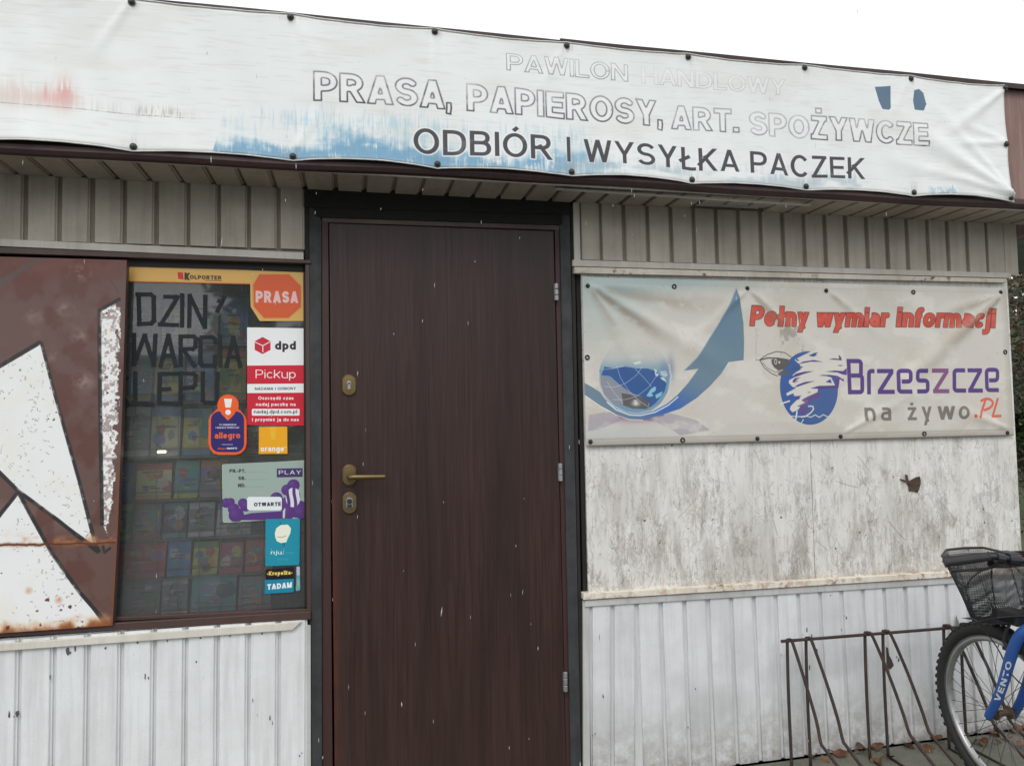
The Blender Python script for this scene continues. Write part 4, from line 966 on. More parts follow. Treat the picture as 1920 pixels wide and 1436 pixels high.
banner = sheet('fascia_banner', cv, M['banner'], None, yfun=b1_y, nx=420, nz=44, edge=b1_edge, thick=.0012, origin=(.5, -.28, cv.z0))
tag(banner, 'long faded white vinyl banner with outlined capital lettering bolted along the roof edge', 'banner')
q = MB()
for side in (0, 1):
    pts = []
    for x in np.linspace(cv.x0, cv.x1, 260):
        z = cv.z0 if side == 0 else cv.z1; x2, z2 = b1_edge(x, z); pts.append((x2, b1_y(x, z)-.0016, z2))
    q.tube(pts, .0022, 5)
M['hem'] = plain('banner hem', (.80, .79, .76), .5); q.build('hem', M['hem'], banner)
def bolt(c, r, par, m=None, name='bolt'):
    b = MB(); b.lathe(c, (0, -1, 0), [(r, 0), (r, .003), (r*.7, .0035), (r*.62, .007), (r*.35, .0095), (r*.02, .0105)], 14); return b.build(name, m or M['screw'], par, smooth=False)
for bx in bx_top: bolt((bx, b1_y(bx, cv.z1-.012)-.001, cv.z1-.014), .012, banner)
for bx in bx_bot: bolt((bx, b1_y(bx, cv.z0+.012)-.001, cv.z0+.016), .012, banner)
bolt((W(1886, 271, YB).x, -.284, W(1886, 271, YB).z), .013, banner)

# ---- the information banner screwed to the chipboard
Y2 = -.016
cv = Canvas(W(1092, 530, Y2).x, W(1200, 834, Y2).z, W(1890, 600, Y2).x, W(1885, 540, Y2).z, .00125, (200, 195, 187), y=Y2, k=.93)
cv2 = cv; H_, W_ = cv.h, cv.w; yy = np.arange(H_)[:, None]*np.ones((1, W_)); xx = np.arange(W_)[None, :]*np.ones((H_, 1))
cv.paint(sm(fbm(H_, W_, 200, 160, 5, 91), .45, .7), (192, 184, 170), .6); cv.paint(sm(fbm(H_, W_, 90, 60, 5, 92), .52, .72), (214, 210, 202), .6)
A_ = lambda P: [(1080+a/3.988, 500+b_/3.988) for a, b_ in P]
B_ = lambda P: [(1080+a/5.647, 620+b_/5.647) for a, b_ in P]
Z_ = lambda P: [(1380+a/5.742, 570+b_/5.742) for a, b_ in P]
Q_ = lambda P: [(1560+a/5.333, 640+b_/5.333) for a, b_ in P]
K2 = cv.pxs()
def glow(px, py, rx, ry, col, a=1.0, p=1.0):
    c_ = cv.P([(px, py)])[0]; d = ((xx-c_[0])/(rx*K2))**2+((yy-c_[1])/(ry*K2))**2; cv.paint(np.exp(-d*p), col, a)
glow(1110, 545, 120, 40, (160, 178, 176), .8); glow(1250, 528, 160, 16, (150, 172, 172), .8); glow(1105, 610, 40, 60, (176, 182, 176), .6); glow(1150, 600, 60, 40, (176, 186, 184), .45); glow(1140, 815, 120, 22, (184, 188, 186), .7)
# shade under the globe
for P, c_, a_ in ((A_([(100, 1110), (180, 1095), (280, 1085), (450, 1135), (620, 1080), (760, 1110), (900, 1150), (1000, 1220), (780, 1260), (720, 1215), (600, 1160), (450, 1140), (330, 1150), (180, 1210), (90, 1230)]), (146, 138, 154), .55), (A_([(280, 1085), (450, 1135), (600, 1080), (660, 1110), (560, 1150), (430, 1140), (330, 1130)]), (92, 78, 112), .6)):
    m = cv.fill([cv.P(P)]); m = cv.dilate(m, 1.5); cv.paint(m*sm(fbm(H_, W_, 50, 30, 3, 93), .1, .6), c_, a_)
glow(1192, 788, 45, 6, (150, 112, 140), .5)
# globe
gc = cv.P(A_([(440, 830)]))[0]; gr = 268/3.988*K2; d = np.hypot((xx-gc[0])/gr, (yy-gc[1])/(gr*.98)); disc = np.clip((1-d)*gr+.5, 0, 1)
topf = sm((gc[1]+gr*.82-yy)/gr, 0, .75)
cv.paint(disc*topf*.0+disc*sm((gc[1]+gr*1.0-yy)/gr, 0, .9)*.5, (150, 170, 178)); 
body = cv.fill([cv.P(B_([(270, 470), (300, 380), (400, 400), (520, 380), (640, 400), (760, 400), (850, 430), (960, 560), (940, 640), (850, 760), (800, 800), (700, 700), (540, 640), (450, 560), (360, 480)]))])
cv.paint(disc*sm((gc[1]+gr*.55-yy)/gr, 0, .5), (92, 134, 168), .75); cv.paint(body*disc, (36, 76, 138), .85); 
cl = cv.fill([cv.P(B_([(245, 470), (330, 500), (450, 560), (560, 640), (660, 700), (640, 800), (520, 800), (380, 760), (290, 680)]))]); cv.paint(cl*disc, (142, 138, 146), .85)
cv.paint(cv.fill([cv.P(B_([(480, 660), (600, 680), (740, 710), (800, 800), (740, 830), (600, 825), (500, 790)]))])*disc, (84, 78, 76), .85)
glow(1192, 757, 7, 4, (225, 222, 214), .9); glow(1191, 752, 4, 2.5, (225, 222, 214), .8)
for P in ([(745, 690), (790, 620), (830, 590), (850, 600), (840, 640), (800, 660), (820, 690), (780, 700)], [(840, 680), (880, 660), (920, 640), (900, 690), (850, 720)], [(830, 400), (860, 420), (850, 450), (880, 460), (860, 490), (840, 470)], [(890, 430), (950, 420), (975, 470), (950, 490), (905, 470)], [(890, 500), (930, 490), (960, 540), (930, 530)], [(600, 340), (680, 320), (690, 345), (620, 360)]):
    cv.poly(B_(P), (140, 196, 208) if P[0][1] > 550 else (206, 214, 208), .9)
glow(1258, 690, 7, 22, (112, 128, 150), .6); glow(1245, 690, 8, 14, (90, 120, 160), .4)
for P in ([(270, 410), (380, 405), (500, 370)], [(300, 590), (400, 600), (520, 560), (640, 470), (700, 380)], [(390, 730), (520, 730), (650, 690), (770, 600), (850, 480)], [(430, 370), (470, 500), (560, 640), (680, 750), (770, 810)], [(620, 400), (720, 500), (800, 590)], [(330, 540), (400, 650), (500, 770)]):
    p = np.array(P, float); tt = np.linspace(0, len(p)-1, 14); cv.stroke(B_(list(zip(np.interp(tt, range(len(p)), p[:, 0]), np.interp(tt, range(len(p)), p[:, 1])))), .9, (190, 204, 216), .75)
cv.stroke(B_([(245, 440), (250, 560), (290, 680), (400, 800), (540, 870), (660, 880), (800, 850), (900, 780), (980, 650), (1005, 480), (985, 350)]), 3.5, (214, 212, 206), .5)
# arrow
ar = [(1195, 160), (1225, 290), (1245, 420), (1250, 560), (1247, 697), (1135, 712), (1080, 800), (1000, 890), (900, 980), (780, 1060), (620, 1112), (500, 1140), (400, 1135), (300, 1100), (180, 1035), (68, 958), (60, 950), (60, 868), (120, 902), (180, 940), (210, 985), (250, 1030), (320, 1075), (400, 1100), (480, 1104), (580, 1080), (680, 1028), (760, 960), (840, 870), (890, 800), (918, 760), (808, 775), (900, 680), (980, 560), (1060, 430), (1130, 300)]
m = cv.fill([cv.P(A_(ar))]); e1 = cv.dilate(m, 1.2)
cv.paint(e1, (52, 70, 100), .9); cv.paint(m, (106, 130, 146)); u = cv.P(A_([(700, 1060)]))[0]; cv.paint(m*np.exp(-(((xx-u[0])/(62*K2))**2+((yy-u[1])/(34*K2))**2)), (56, 98, 172), .95)
u = cv.P(A_([(1230, 330)]))[0]; cv.paint(m*np.exp(-(((xx-u[0])/(40*K2))**2+((yy-u[1])/(60*K2))**2)), (88, 120, 142), .4); u = cv.P(A_([(1100, 500)]))[0]; cv.paint(m*np.exp(-(((xx-u[0])/(50*K2))**2+((yy-u[1])/(40*K2))**2)), (92, 122, 144), .4)
cv.stroke(A_([(230, 1010), (300, 1070), (400, 1108), (480, 1112), (590, 1088), (690, 1036), (765, 972)]), 2.2, (228, 230, 232), .85); cv.stroke(A_([(68, 962), (180, 1042), (300, 1108), (400, 1142), (500, 1146)]), 1.6, (226, 228, 230), .7)
cv.stroke(A_([(1195, 165), (1130, 302), (1060, 432), (980, 562), (900, 682), (812, 772)]), 1.0, (190, 206, 216), .8)
# logo with the eye
Pc = cv.P(Z_([(780, 905)]))[0]; cir = np.clip((1-np.hypot((xx-Pc[0])/(350/5.742*K2*1.0), (yy-Pc[1])/(393/5.742*K2)))*60*K2+.5, 0, 1)
bgc = (206, 202, 194); cv.paint(cir, (62, 92, 146)); g2_ = cv.P(Z_([(560, 950)]))[0]; cv.paint(cir*np.exp(-((xx-g2_[0])/(30*K2))**2), (44, 84, 152), .7)
for P in ([(625, 600), (700, 560), (790, 515), (900, 490), (1150, 480), (1190, 700), (1150, 780), (1060, 770), (900, 760), (1020, 790), (1062, 880), (900, 880), (800, 905), (880, 912), (870, 950), (760, 1000), (700, 1032), (770, 1030), (768, 1068), (690, 1100), (660, 1140), (600, 1165), (572, 1135), (580, 1100), (620, 1060), (700, 985), (620, 992), (612, 960), (540, 990), (535, 960), (640, 905), (600, 890), (562, 850), (565, 820), (640, 780), (600, 770), (640, 735), (700, 700), (660, 690), (690, 660), (655, 630)],):
    cv.poly(Z_(P), bgc)
for P in ([(775, 555), (840, 525), (875, 524), (845, 548), (870, 552), (820, 568)], [(640, 585), (670, 600), (672, 618), (640, 605)], [(560, 715), (650, 665), (720, 676), (640, 722)]): cv.poly(Z_(P), (58, 82, 128))
Pu = (84, 62, 126)
for P in ([(650, 655), (720, 620), (830, 604), (932, 624), (800, 622), (700, 640)], [(600, 782), (640, 750), (730, 728), (832, 722), (730, 752), (640, 785)], [(620, 896), (660, 868), (740, 838), (846, 828), (740, 862), (660, 890)], [(598, 838), (625, 800), (695, 788), (650, 812), (640, 832), (672, 824), (630, 848)], [(800, 908), (880, 882), (1075, 876), (1055, 800), (1112, 800), (1098, 905), (900, 915)], [(880, 772), (1000, 762), (1090, 775), (1130, 800), (1158, 812), (1158, 836), (1120, 812), (1040, 780)], [(958, 728), (1060, 716), (1150, 722), (1190, 690), (1190, 765), (1140, 758), (1090, 738)], [(988, 597), (1050, 585), (1108, 590), (1102, 545), (1128, 570), (1138, 608), (1080, 602)], [(1085, 662), (1120, 656), (1155, 662), (1120, 668)], [(958, 840), (1010, 808), (1026, 852)], [(760, 955), (785, 944), (800, 946), (780, 956)], [(595, 985), (625, 1000), (690, 1010), (660, 1032)]): cv.poly(Z_(P), Pu)
for P in ([(700, 1040), (780, 990), (880, 950), (925, 962), (890, 1000), (800, 1040), (760, 1080), (700, 1110), (650, 1100), (740, 1060)], [(690, 1120), (760, 1100), (770, 1140), (740, 1185), (690, 1190)]): cv.poly(Z_(P), (104, 66, 124), .85)
cv.stroke(Z_([(465, 1085), (510, 1062), (575, 1042)]), 3, bgc); cv.stroke(Z_([(560, 1205), (610, 1208), (690, 1212), (745, 1205), (800, 1218), (848, 1192), (890, 1220), (935, 1190), (990, 1218), (1040, 1200)]), 1.8, bgc)
cv.stroke(Z_([(770, 1100), (822, 1100), (830, 1130), (800, 1170), (740, 1210), (690, 1215)]), 2.6, bgc); cv.stroke(Z_([(650, 1150), (640, 1220), (625, 1265)]), 3.4, bgc); cv.stroke(Z_([(720, 1240), (690, 1290)]), 2, bgc)
cv.poly(Z_([(460, 730), (520, 700), (570, 720), (560, 760), (470, 775), (440, 760)]), (88, 86, 90), .9)
cv.poly(Z_([(372, 600), (440, 582), (560, 598), (585, 640), (500, 705), (450, 718), (400, 680), (378, 640)]), (88, 84, 82)); cv.stroke(Z_([(245, 608), (330, 582), (440, 584), (560, 602)]), 2.6, (88, 84, 82)); cv.stroke(Z_([(245, 604), (330, 545), (430, 512), (520, 524), (592, 572)]), 1.6, (88, 84, 82)); cv.stroke(Z_([(250, 612), (300, 690), (380, 752), (440, 776)]), 1.6, (88, 84, 82)); cv.stroke(Z_([(205, 602), (245, 606)]), 1.2, (120, 114, 108)); cv.stroke(Z_([(272, 625), (330, 690), (420, 738), (462, 720)]), 1.2, (110, 106, 102))
ec = cv.P(Z_([(420, 622)]))[0]; dd = np.hypot((xx-ec[0])/(18/5.742*K2), (yy-ec[1])/(30/5.742*K2)); cv.paint(np.clip(1.6-np.abs(dd-.8)*6, 0, 1), bgc); cv.poly(Z_([(450, 628), (460, 612), (474, 628), (460, 645)]), bgc)
# lettering
m = cv.text('Pełny', (1404.5, 611), (1513, 613), 38, bold=.235, shear=.16, gap=.05, dil=.4); m = np.maximum(m, cv.text('wymiar', (1529, 613), (1664, 613), 37, bold=.235, shear=.16, gap=.05, dil=.4)); m = np.maximum(m, cv.text('informacji', (1680, 613), (1864, 615), 37, bold=.235, shear=.16, gap=.05, dil=.4))
cv.paint(cv.dilate(m, 2.5), (62, 32, 28), .95); cv.paint(m, (196, 74, 58), 1.0); cv.paint(m*sm(fbm(H_, W_, 50, 26, 4, 97), .5, .7), (206, 100, 82), .5)
V1, V2 = (82, 56, 122), (128, 78, 122)
for P, c_ in (([(165, 175), (175, 530)], V1), (rp([(145, 197), (290, 197), (290, 342), (190, 342)], 28), V1), (rp([(190, 342), (302, 342), (302, 507), (160, 507)], 28), V1), (rp([(370, 530), (370, 297), (425, 297)], 26), V1),
              ([(450, 297), (612, 297)], V1), ([(600, 300), (475, 500)], V1), ([(458, 505), (622, 505)], V1), (rp([(690, 402), (780, 402), (780, 295), (660, 295), (662, 503), (798, 503)], 30), V1),
              (rp([(955, 295), (850, 295), (850, 392), (955, 392), (955, 500), (848, 500)], 28), V1), ([(995, 293), (1160, 293)], V2), ([(1148, 296), (1028, 495)], V2), ([(1010, 498), (1170, 498)], V2),
              (rp([(1325, 290), (1217, 290), (1220, 492), (1335, 492)], 28), V1), ([(1350, 290), (1494, 290)], V1), ([(1480, 292), (1372, 494)], V1), ([(1356, 492), (1503, 492)], V1),
              (rp([(1565, 390), (1648, 390), (1648, 285), (1538, 285), (1545, 487), (1663, 487)], 30), V1)):
    cv.stroke(Q_(P), 8.3, c_)
for ch, a, b_ in (('n', 325, 432), ('a', 487, 595), ('ż', 757, 848), ('y', 902, 1000), ('w', 1060, 1230), ('o', 1264, 1370)):
    A = Q_([(a, 797-(a-325)*.018)])[0]; Bb = Q_([(b_, 797-(b_-325)*.018)])[0]; cv.paint(cv.text(ch, A, Bb, 35 if ch != 'ż' else 34, bold=.165), (122, 114, 108))
for P in ([(1532, 578), (1468, 765)], rp([(1480, 598), (1545, 565), (1612, 600), (1590, 660), (1510, 690)], 40), [(1655, 565), (1600, 750)], [(1590, 750), (1690, 744)]): cv.stroke(Q_(P), 5, (206, 98, 76))
p = cv.P(Q_([(1425, 747)]))[0]; cv.paint(np.clip(4.0*K2-np.hypot(xx-p[0], yy-p[1])+.5, 0, 1), (206, 98, 76))
# grime: tape residue, hem line, dusty lower edge, fold dirt with painted shade
tr_ = cv.fill([cv.P([(1417, 612), (1500, 612), (1508, 656), (1500, 662), (1440, 668), (1416, 676)])]); cv.paint(tr_*splat(cv, 2600, (2, 9), lambda rs, n: rs.rand(n)*6, np.ones((H_, W_))*tr_*sm(fbm(H_, W_, 40, 40, 3, 98), .4, .6), seed=99, curve=2), (120, 112, 102), .7)
cv.paint(tr_*sm(fbm(H_, W_, 26, 26, 4, 101), .5, .62)*(xx > cv.P([(1462, 640)])[0][0]), (140, 134, 126), .55); cv.stroke([(1417, 615), (1416, 678)], 1, (150, 144, 136), .7)
cv.paint((1-sm(yy, 6, 34))*.55, (150, 142, 132)); cv.paint(np.exp(-((yy-22)/1.2)**2)*.5, (132, 124, 114)); cv.paint(np.exp(-((yy-(H_-20))/1.2)**2)*.25, (140, 134, 124))
cv.paint(sm(xx, W_-40, W_-8)*.4, (166, 156, 142)); cv.paint(splat(cv, 900, (1, 5), lambda rs, n: rs.rand(n)*6, np.ones((H_, W_))*.6, seed=102), (110, 100, 90), .6)
for (a, b_, L_, an, w_, aa) in ((1104, 538, 190, -34, 9, .75), (1104, 540, 120, -56, 7, .6), (1125, 545, 250, -8, 11, .55), (1400, 545, 120, -42, 8, .55), (1550, 550, 80, -35, 8, .35), (1876, 552, 230, 216, 10, .7), (1870, 552, 150, 197, 8, .45)):
    p = cv.P([(a, b_)])[0]; dx, dz = math.cos(math.radians(an)), math.sin(math.radians(an)); t_ = ((xx-p[0])*dx+(yy-p[1])*dz)/K2; s_ = (-(xx-p[0])*dz+(yy-p[1])*dx)/K2
    ww = w_*(.35+np.clip(t_, 0, L_)/L_); cv.paint(np.exp(-(s_/ww)**2)*sm(t_, 0, 20)*(1-sm(t_, L_*.5, L_))*sm(fbm(H_, W_, 40, 30, 4, int(a)), .2, .5), (158, 140, 122), aa*.8)
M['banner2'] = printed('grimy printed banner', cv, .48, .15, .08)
def fold2(x, z):
    y = -.0145
    v = (z-cv2.z0)/(cv2.z1-cv2.z0); u = (x-cv2.x0)/(cv2.x1-cv2.x0)
    inn = min(1, min(v, 1-v)/.12)*min(1, min(u, 1-u)/.04)
    y -= inn*(.0035+.0025*math.sin(x*5+z*3)+.001*math.sin(x*19+z*11))
    a = (cv2.x0+.03, cv2.z1-.03); b_ = (cv2.x1-.03, cv2.z1-.03)
    y -= ridge(x, z, *a, math.radians(-30), .016, .045, .75)+ridge(x, z, *a, math.radians(-62), .012, .04, .5)+ridge(x, z, *a, math.radians(-3), .009, .05, .9)
    y -= ridge(x, z, *b_, math.radians(217), .015, .045, .85)+ridge(x, z, *b_, math.radians(196), .009, .035, .6)
    y -= ridge(x, z, W(1400, 541).x, cv2.z1-.03, math.radians(-42), .009, .035, .5)+ridge(x, z, W(1400, 541).x, cv2.z1-.03, math.radians(-140), .007, .03, .4)+ridge(x, z, W(1549, 545).x, cv2.z1-.03, math.radians(-38), .008, .03, .4)
    y -= ridge(x, z, W(1576, 818).x, cv2.z0+.03, math.radians(24), .006, .03, .6)+ridge(x, z, cv2.x1-.03, cv2.z0+.03, math.radians(160), .007, .035, .5)
    return y
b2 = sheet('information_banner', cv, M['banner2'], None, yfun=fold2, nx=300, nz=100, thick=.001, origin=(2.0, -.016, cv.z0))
tag(b2, 'grimy rectangular banner with globe, blue arrow and purple lettering screwed to the chipboard', 'banner')
for a, b_ in ((1102, 536), (1400, 541), (1549, 545), (1876, 548), (1107, 828), (1420, 822), (1576, 818), (1889, 811)):
    c = W(a, b_, -.016); bolt((c.x, fold2(c.x, c.z)-.0006, c.z), .0095, b2, name='screw')
def eyelet(a, b_):
    c = W(a, b_, -.016); y = fold2(c.x, c.z)-.0006; q = MB(); pts = [(c.x+.0082*math.cos(t), y-.0015, c.z+.0082*math.sin(t)) for t in np.arange(16)*2*PI/16]
    q.tube(pts, .0030, 6, closed=True); e = q.build('eyelet', M['eyelet'], b2, smooth=True); q = MB(); q.lathe((c.x, y, c.z), (0, -1, 0), [(.0062, 0), (.006, .0004)], 12); q.build('eyelet_hole', M['eyehole'], e)
for a, b_ in ((1263, 538), (1712, 548), (1884, 660), (1101, 670), (1280, 825), (1733, 813)): eyelet(a, b_)

# ================================================================== STICKERS AND CARDS ON THE WINDOW
def sticker(name, label, cat, outline_px, base, draw, y, k=1.0, d=.0005, rough=.35, thick=.0005, glass_side=1):
    P = [W(a, b_, y) for a, b_ in outline_px]; xs = [p.x for p in P]; zs = [p.z for p in P]
    cv = Canvas(min(xs)-.001, min(zs)-.001, max(xs)+.001, max(zs)+.001, d, base, y=y, k=k); draw(cv)
    m = printed(name+' print', cv, rough, 0, .03)
    o = uv_mesh(name, cv, m, P, [tuple(range(len(P)))[::-1]], None, thick=thick)
    return tag(o, label, cat)
def rrect(x0, y0, x1, y1, r, sk=(0, 0)):
    out = []
    for cx, cy, a0 in ((x1-r, y0+r, -90), (x1-r, y1-r, 0), (x0+r, y1-r, 90), (x0+r, y0+r, 180)):
        out += [(cx+r*math.cos(math.radians(a0+i*18)), cy+r*math.sin(math.radians(a0+i*18))) for i in range(6)]
    return out
YO = YG-.0045; YI = YG+.004
RED = (180, 22, 44)
def d_dpd(cv):
    cv.poly([(455, 685.5), (580, 684.5), (580, 805), (455, 805)], RED); cv.poly([(455, 720), (580, 719), (580, 736), (455, 737)], (214, 222, 232))
    C_ = lambda a, b_: (200+a/3.681, 470+b_/3.681)
    cv.poly([C_(1022, 625), C_(1076, 596), C_(1131, 625), C_(1131, 685), C_(1076, 714), C_(1022, 685)], (176, 30, 48)); cv.stroke([C_(1022, 630), C_(1078, 656), C_(1078, 700)], 1.6, (225, 228, 235)); cv.stroke([C_(1078, 656), C_(1128, 628)], 1.6, (225, 228, 235))
    cv.paint(cv.text('dpd', C_(1162, 683), C_(1306, 683), 16, bold=.22), (38, 32, 44)); cv.paint(cv.text('Pickup', C_(1028, 880), C_(1305, 880), 16, bold=.09), (240, 232, 236))
    cv.paint(cv.text('NADANIA I ODBIORY', C_(1023, 962), C_(1306, 960), 5, bold=.17), (40, 40, 60))
    for s, a, c_, b_ in (('Oszczędź czas', 1046, 1290, 1028), ('nadaj paczkę na', 1030, 1304, 1071), ('i przynieś ją do nas', 1004, 1326, 1176)): cv.paint(cv.text(s, C_(a, b_), C_(c_, b_), 6.2, bold=.19), (240, 230, 234))
    P = [C_(a, b_) for a, b_ in rrect(1002, 1091, 1332, 1138, 8)]; cv.poly(P, (235, 238, 244)); cv.paint(cv.text('nadaj.dpd.com.pl', C_(1016, 1122), C_(1314, 1122), 6.4, bold=.17), (60, 50, 60))
sticker('parcel_sticker', 'tall white and red pickup sticker with a red cube mark, largest sticker on the window', 'sticker', [(463.3, 613.8), (463.8, 796.5), (570.8, 798), (570.2, 615.6)][::-1][::-1], (216, 222, 230), d_dpd, YO, k=.75)
def d_alle(cv):
    C_ = lambda a, b_: (200+a/3.681, 470+b_/3.681)
    cv.poly([C_(a, b_) for a, b_ in rrect(720, 1108, 949, 1390, 58)], (38, 28, 92)); 
    cv.poly([C_(838, 1172), C_(795, 1130), C_(772, 1085), C_(770, 1050), C_(790, 1015), C_(838, 995), C_(886, 1015), C_(908, 1050), C_(905, 1085), C_(880, 1130)], (226, 84, 30))
    cv.poly([C_(810, 1020), C_(866, 1022), C_(856, 1082), C_(820, 1082)], (236, 238, 240)); p = cv.P([C_(838, 1115)])[0]; yy, xx = np.mgrid[0:cv.h, 0:cv.w]; cv.paint(np.clip(19/3.681*cv.pxs()-np.hypot(xx-p[0], yy-p[1]), 0, 1), (236, 238, 240))
    cv.paint(cv.text('allegro', C_(745, 1296), C_(922, 1294), 11.5, bold=.2), (236, 90, 40)); cv.paint(cv.text('TU ODBIERZESZ', C_(776, 1206), C_(896, 1206), 3, bold=.18), (220, 220, 235)); cv.paint(cv.text('I NADASZ PRZESYŁKI', C_(752, 1226), C_(914, 1226), 3, bold=.18), (220, 220, 235))
    cv.paint(cv.text('allegro', C_(766, 1370), C_(822, 1370), 3.2, bold=.2), (236, 90, 40)); cv.paint(cv.text('SMART!', C_(828, 1370), C_(900, 1369), 3.4, bold=.22), (230, 230, 240)); cv.stroke([C_(795, 1337), C_(872, 1337)], .8, (190, 190, 215))
CC = lambda a, b_: (200+a/3.681, 470+b_/3.681)
outl = [CC(*p) for p in ([(838, 992)]+[(838+74*math.sin(t), 1066-74*math.cos(t)) for t in np.linspace(.25, 1.9, 7)]+[(930, 1112), (955, 1140), (966, 1170), (966, 1330), (955, 1370), (925, 1398), (890, 1408), (775, 1408), (735, 1396), (710, 1365), (702, 1330), (704, 1170), (716, 1135), (745, 1108)]+[(838-74*math.sin(t), 1066-74*math.cos(t)) for t in np.linspace(1.9, .25, 7)])]
sticker('parcel_point_sticker', 'orange edged navy sticker with a white exclamation mark, tag shaped, on the window', 'sticker', outl[::-1], (226, 84, 30), d_alle, YO-.0008, k=.75)
def d_or(cv): cv.paint(cv.text('orange', CC(1062, 1385), CC(1224, 1384), 10.5, bold=.2), (244, 236, 220)); cv.paint(cv.text('TM', CC(1225, 1360), CC(1240, 1360), 2, bold=.16), (240, 225, 200)); cv.poly([(505, 799), (518, 799), (516, 822), (509, 826)], (240, 180, 70), .4)
sticker('square_sticker', 'small plain orange square sticker under the tall red sticker', 'sticker', [(485.5, 800.5), (485, 851), (539, 850.5), (538.6, 799.5)], (236, 148, 20), d_or, YO, k=.75)
def d_kol(cv):
    cv.poly([(200, 526), (500, 532), (500, 540), (200, 534)], (190, 80, 40), .8)
    cv.poly([(333, 510.5), (343, 511), (344.5, 524.5), (334, 523)], (200, 40, 40)); cv.paint(cv.text('K', (346, 525), (356, 526), 14, bold=.28), (40, 34, 34)); cv.paint(cv.text('OLPORTER', (356, 523.5), (415.5, 524.8), 7.6, bold=.24), (52, 42, 38)); cv.paint(cv.text('SPÓŁKA AKCYJNA' if False else 'SPRZEDAZ PRASY' if False else 'SALON', (386, 526.6), (415, 527.2), 2, bold=.2) if False else cv.stroke_mask([(384, 525.8), (415.5, 526.6)], 1.4), (52, 42, 38), .7)
sticker('advertising_strip', 'long yellow strip with a red flag mark along the top of the window', 'strip', [(236, 498.5), (237, 528.5), (469, 533.5), (469, 505)], (212, 168, 88), d_kol, YO, k=.92)
def d_pr(cv):
    C8 = [(1055, 165), (1260, 165), (1340, 245), (1340, 390), (1255, 465), (1085, 465), (1015, 385), (1012, 235)]
    m = cv.fill([cv.P([CC(*p) for p in C8])]); cv.paint(cv.dilate(m, 7), (210, 164, 84)); cv.paint(cv.dilate(m, 8.5)-cv.dilate(m, 7), (150, 100, 50), .7); cv.paint(m, (206, 86, 44)); cv.paint(cv.text('PRASA', CC(1028, 358), CC(1322, 362), 22, bold=.25), (226, 186, 184))
    cv.paint(np.clip(m-cv.dilate(1-m, 2)*0-(1-cv.dilate(1-m, 2.2)), 0, 1)*m, (190, 60, 30), .6)
sticker('octagon_card', 'yellow card with an orange octagon reading in white capitals, in the upper window corner', 'card', [(468.5, 507), (470, 575), (487, 602), (569, 602), (569, 511)], (208, 166, 90), d_pr, YO-.0004, k=.92)
def d_play(cv):
    D_ = lambda a, b_: (410+a/5.317, 860+b_/5.317)
    yy, xx = np.mgrid[0:cv.h, 0:cv.w]; K = cv.pxs()/5.317
    def ball(a, b_, r, c_=(84, 50, 118), ring=True):
        p = cv.P([D_(a, b_)])[0]; dd = np.hypot(xx-p[0], yy-p[1])/(r*K); mk = np.clip((1-dd)*r*K, 0, 1); cv.paint(mk, c_); cv.paint(mk*np.exp(-(((xx-p[0]+r*K*.3)/(r*K*.5))**2+((yy-p[1]-r*K*.35)/(r*K*.5))**2)), (112, 78, 146), .5)
    for a in ((75, 440, 48), (118, 430, 40), (240, 440, 46), (270, 470, 55), (150, 500, 55), (175, 560, 72), (575, 395, 62), (745, 265, 62), (680, 310, 55), (700, 450, 80), (790, 500, 90), (690, 540, 70), (820, 540, 60)): ball(*a)
    cv.poly([D_(200, 610), D_(240, 560), D_(330, 540), D_(640, 520), D_(650, 600), D_(500, 612)], (84, 50, 118)); cv.poly([D_(640, 520), D_(665, 485), D_(660, 590), D_(640, 590)], (190, 200, 190))
    p = cv.P([D_(742, 385)])[0]; dd = np.hypot((xx-p[0])/(72*K), (yy-p[1])/(98*K)); mk = np.clip((1-dd)*70*K, 0, 1); cv.paint(mk, (214, 214, 222)); wv = np.sin((xx-p[0])/(72*K)*7+np.sin((yy-p[1])/(98*K)*2.4)*.8); cv.paint(mk*sm(wv, -.1, .3), (84, 50, 118))
    cv.poly([D_(580, 97), D_(838, 92), D_(838, 180), D_(580, 185)], (66, 48, 96)); cv.paint(cv.text('PLAY', D_(600, 155), D_(822, 153), 7.6, bold=.13, gap=.2), (205, 205, 215))
    for s, a, c_, b_ in (('PN.-PT.', 108, 270, 137), ('SB.', 196, 270, 210), ('ND.', 193, 270, 282)): cv.paint(cv.text(s, D_(a, b_), D_(c_, b_), 6.6, bold=.24), (58, 52, 66))
    for b_ in (133, 208, 280): cv.stroke([D_(285, b_), D_(470, b_-4)], .6, (120, 130, 130), .8)
    cv.poly([D_(a, b_) for a, b_ in rrect(284, 378, 630, 512, 24)], (222, 228, 232)); cv.paint(cv.text('OTWARTE', D_(352, 474), D_(622, 468), 7.2, bold=.25), (48, 46, 56))
    m = np.zeros((cv.h, cv.w), np.float32); m[:5] = 1; m[-5:] = 1; m[:, :5] = 1; m[:, -5:] = 1; cv.paint(m, (206, 212, 176))
sticker('opening_hours_board', 'grey green opening hours board with purple balls and a white slot', 'board', [(418.5, 870), (416.5, 872), (417.5, 978), (420, 979.5), (569, 971.5), (571.5, 969), (571.5, 864), (569.5, 863)], (150, 168, 160), d_play, YO, k=.92)
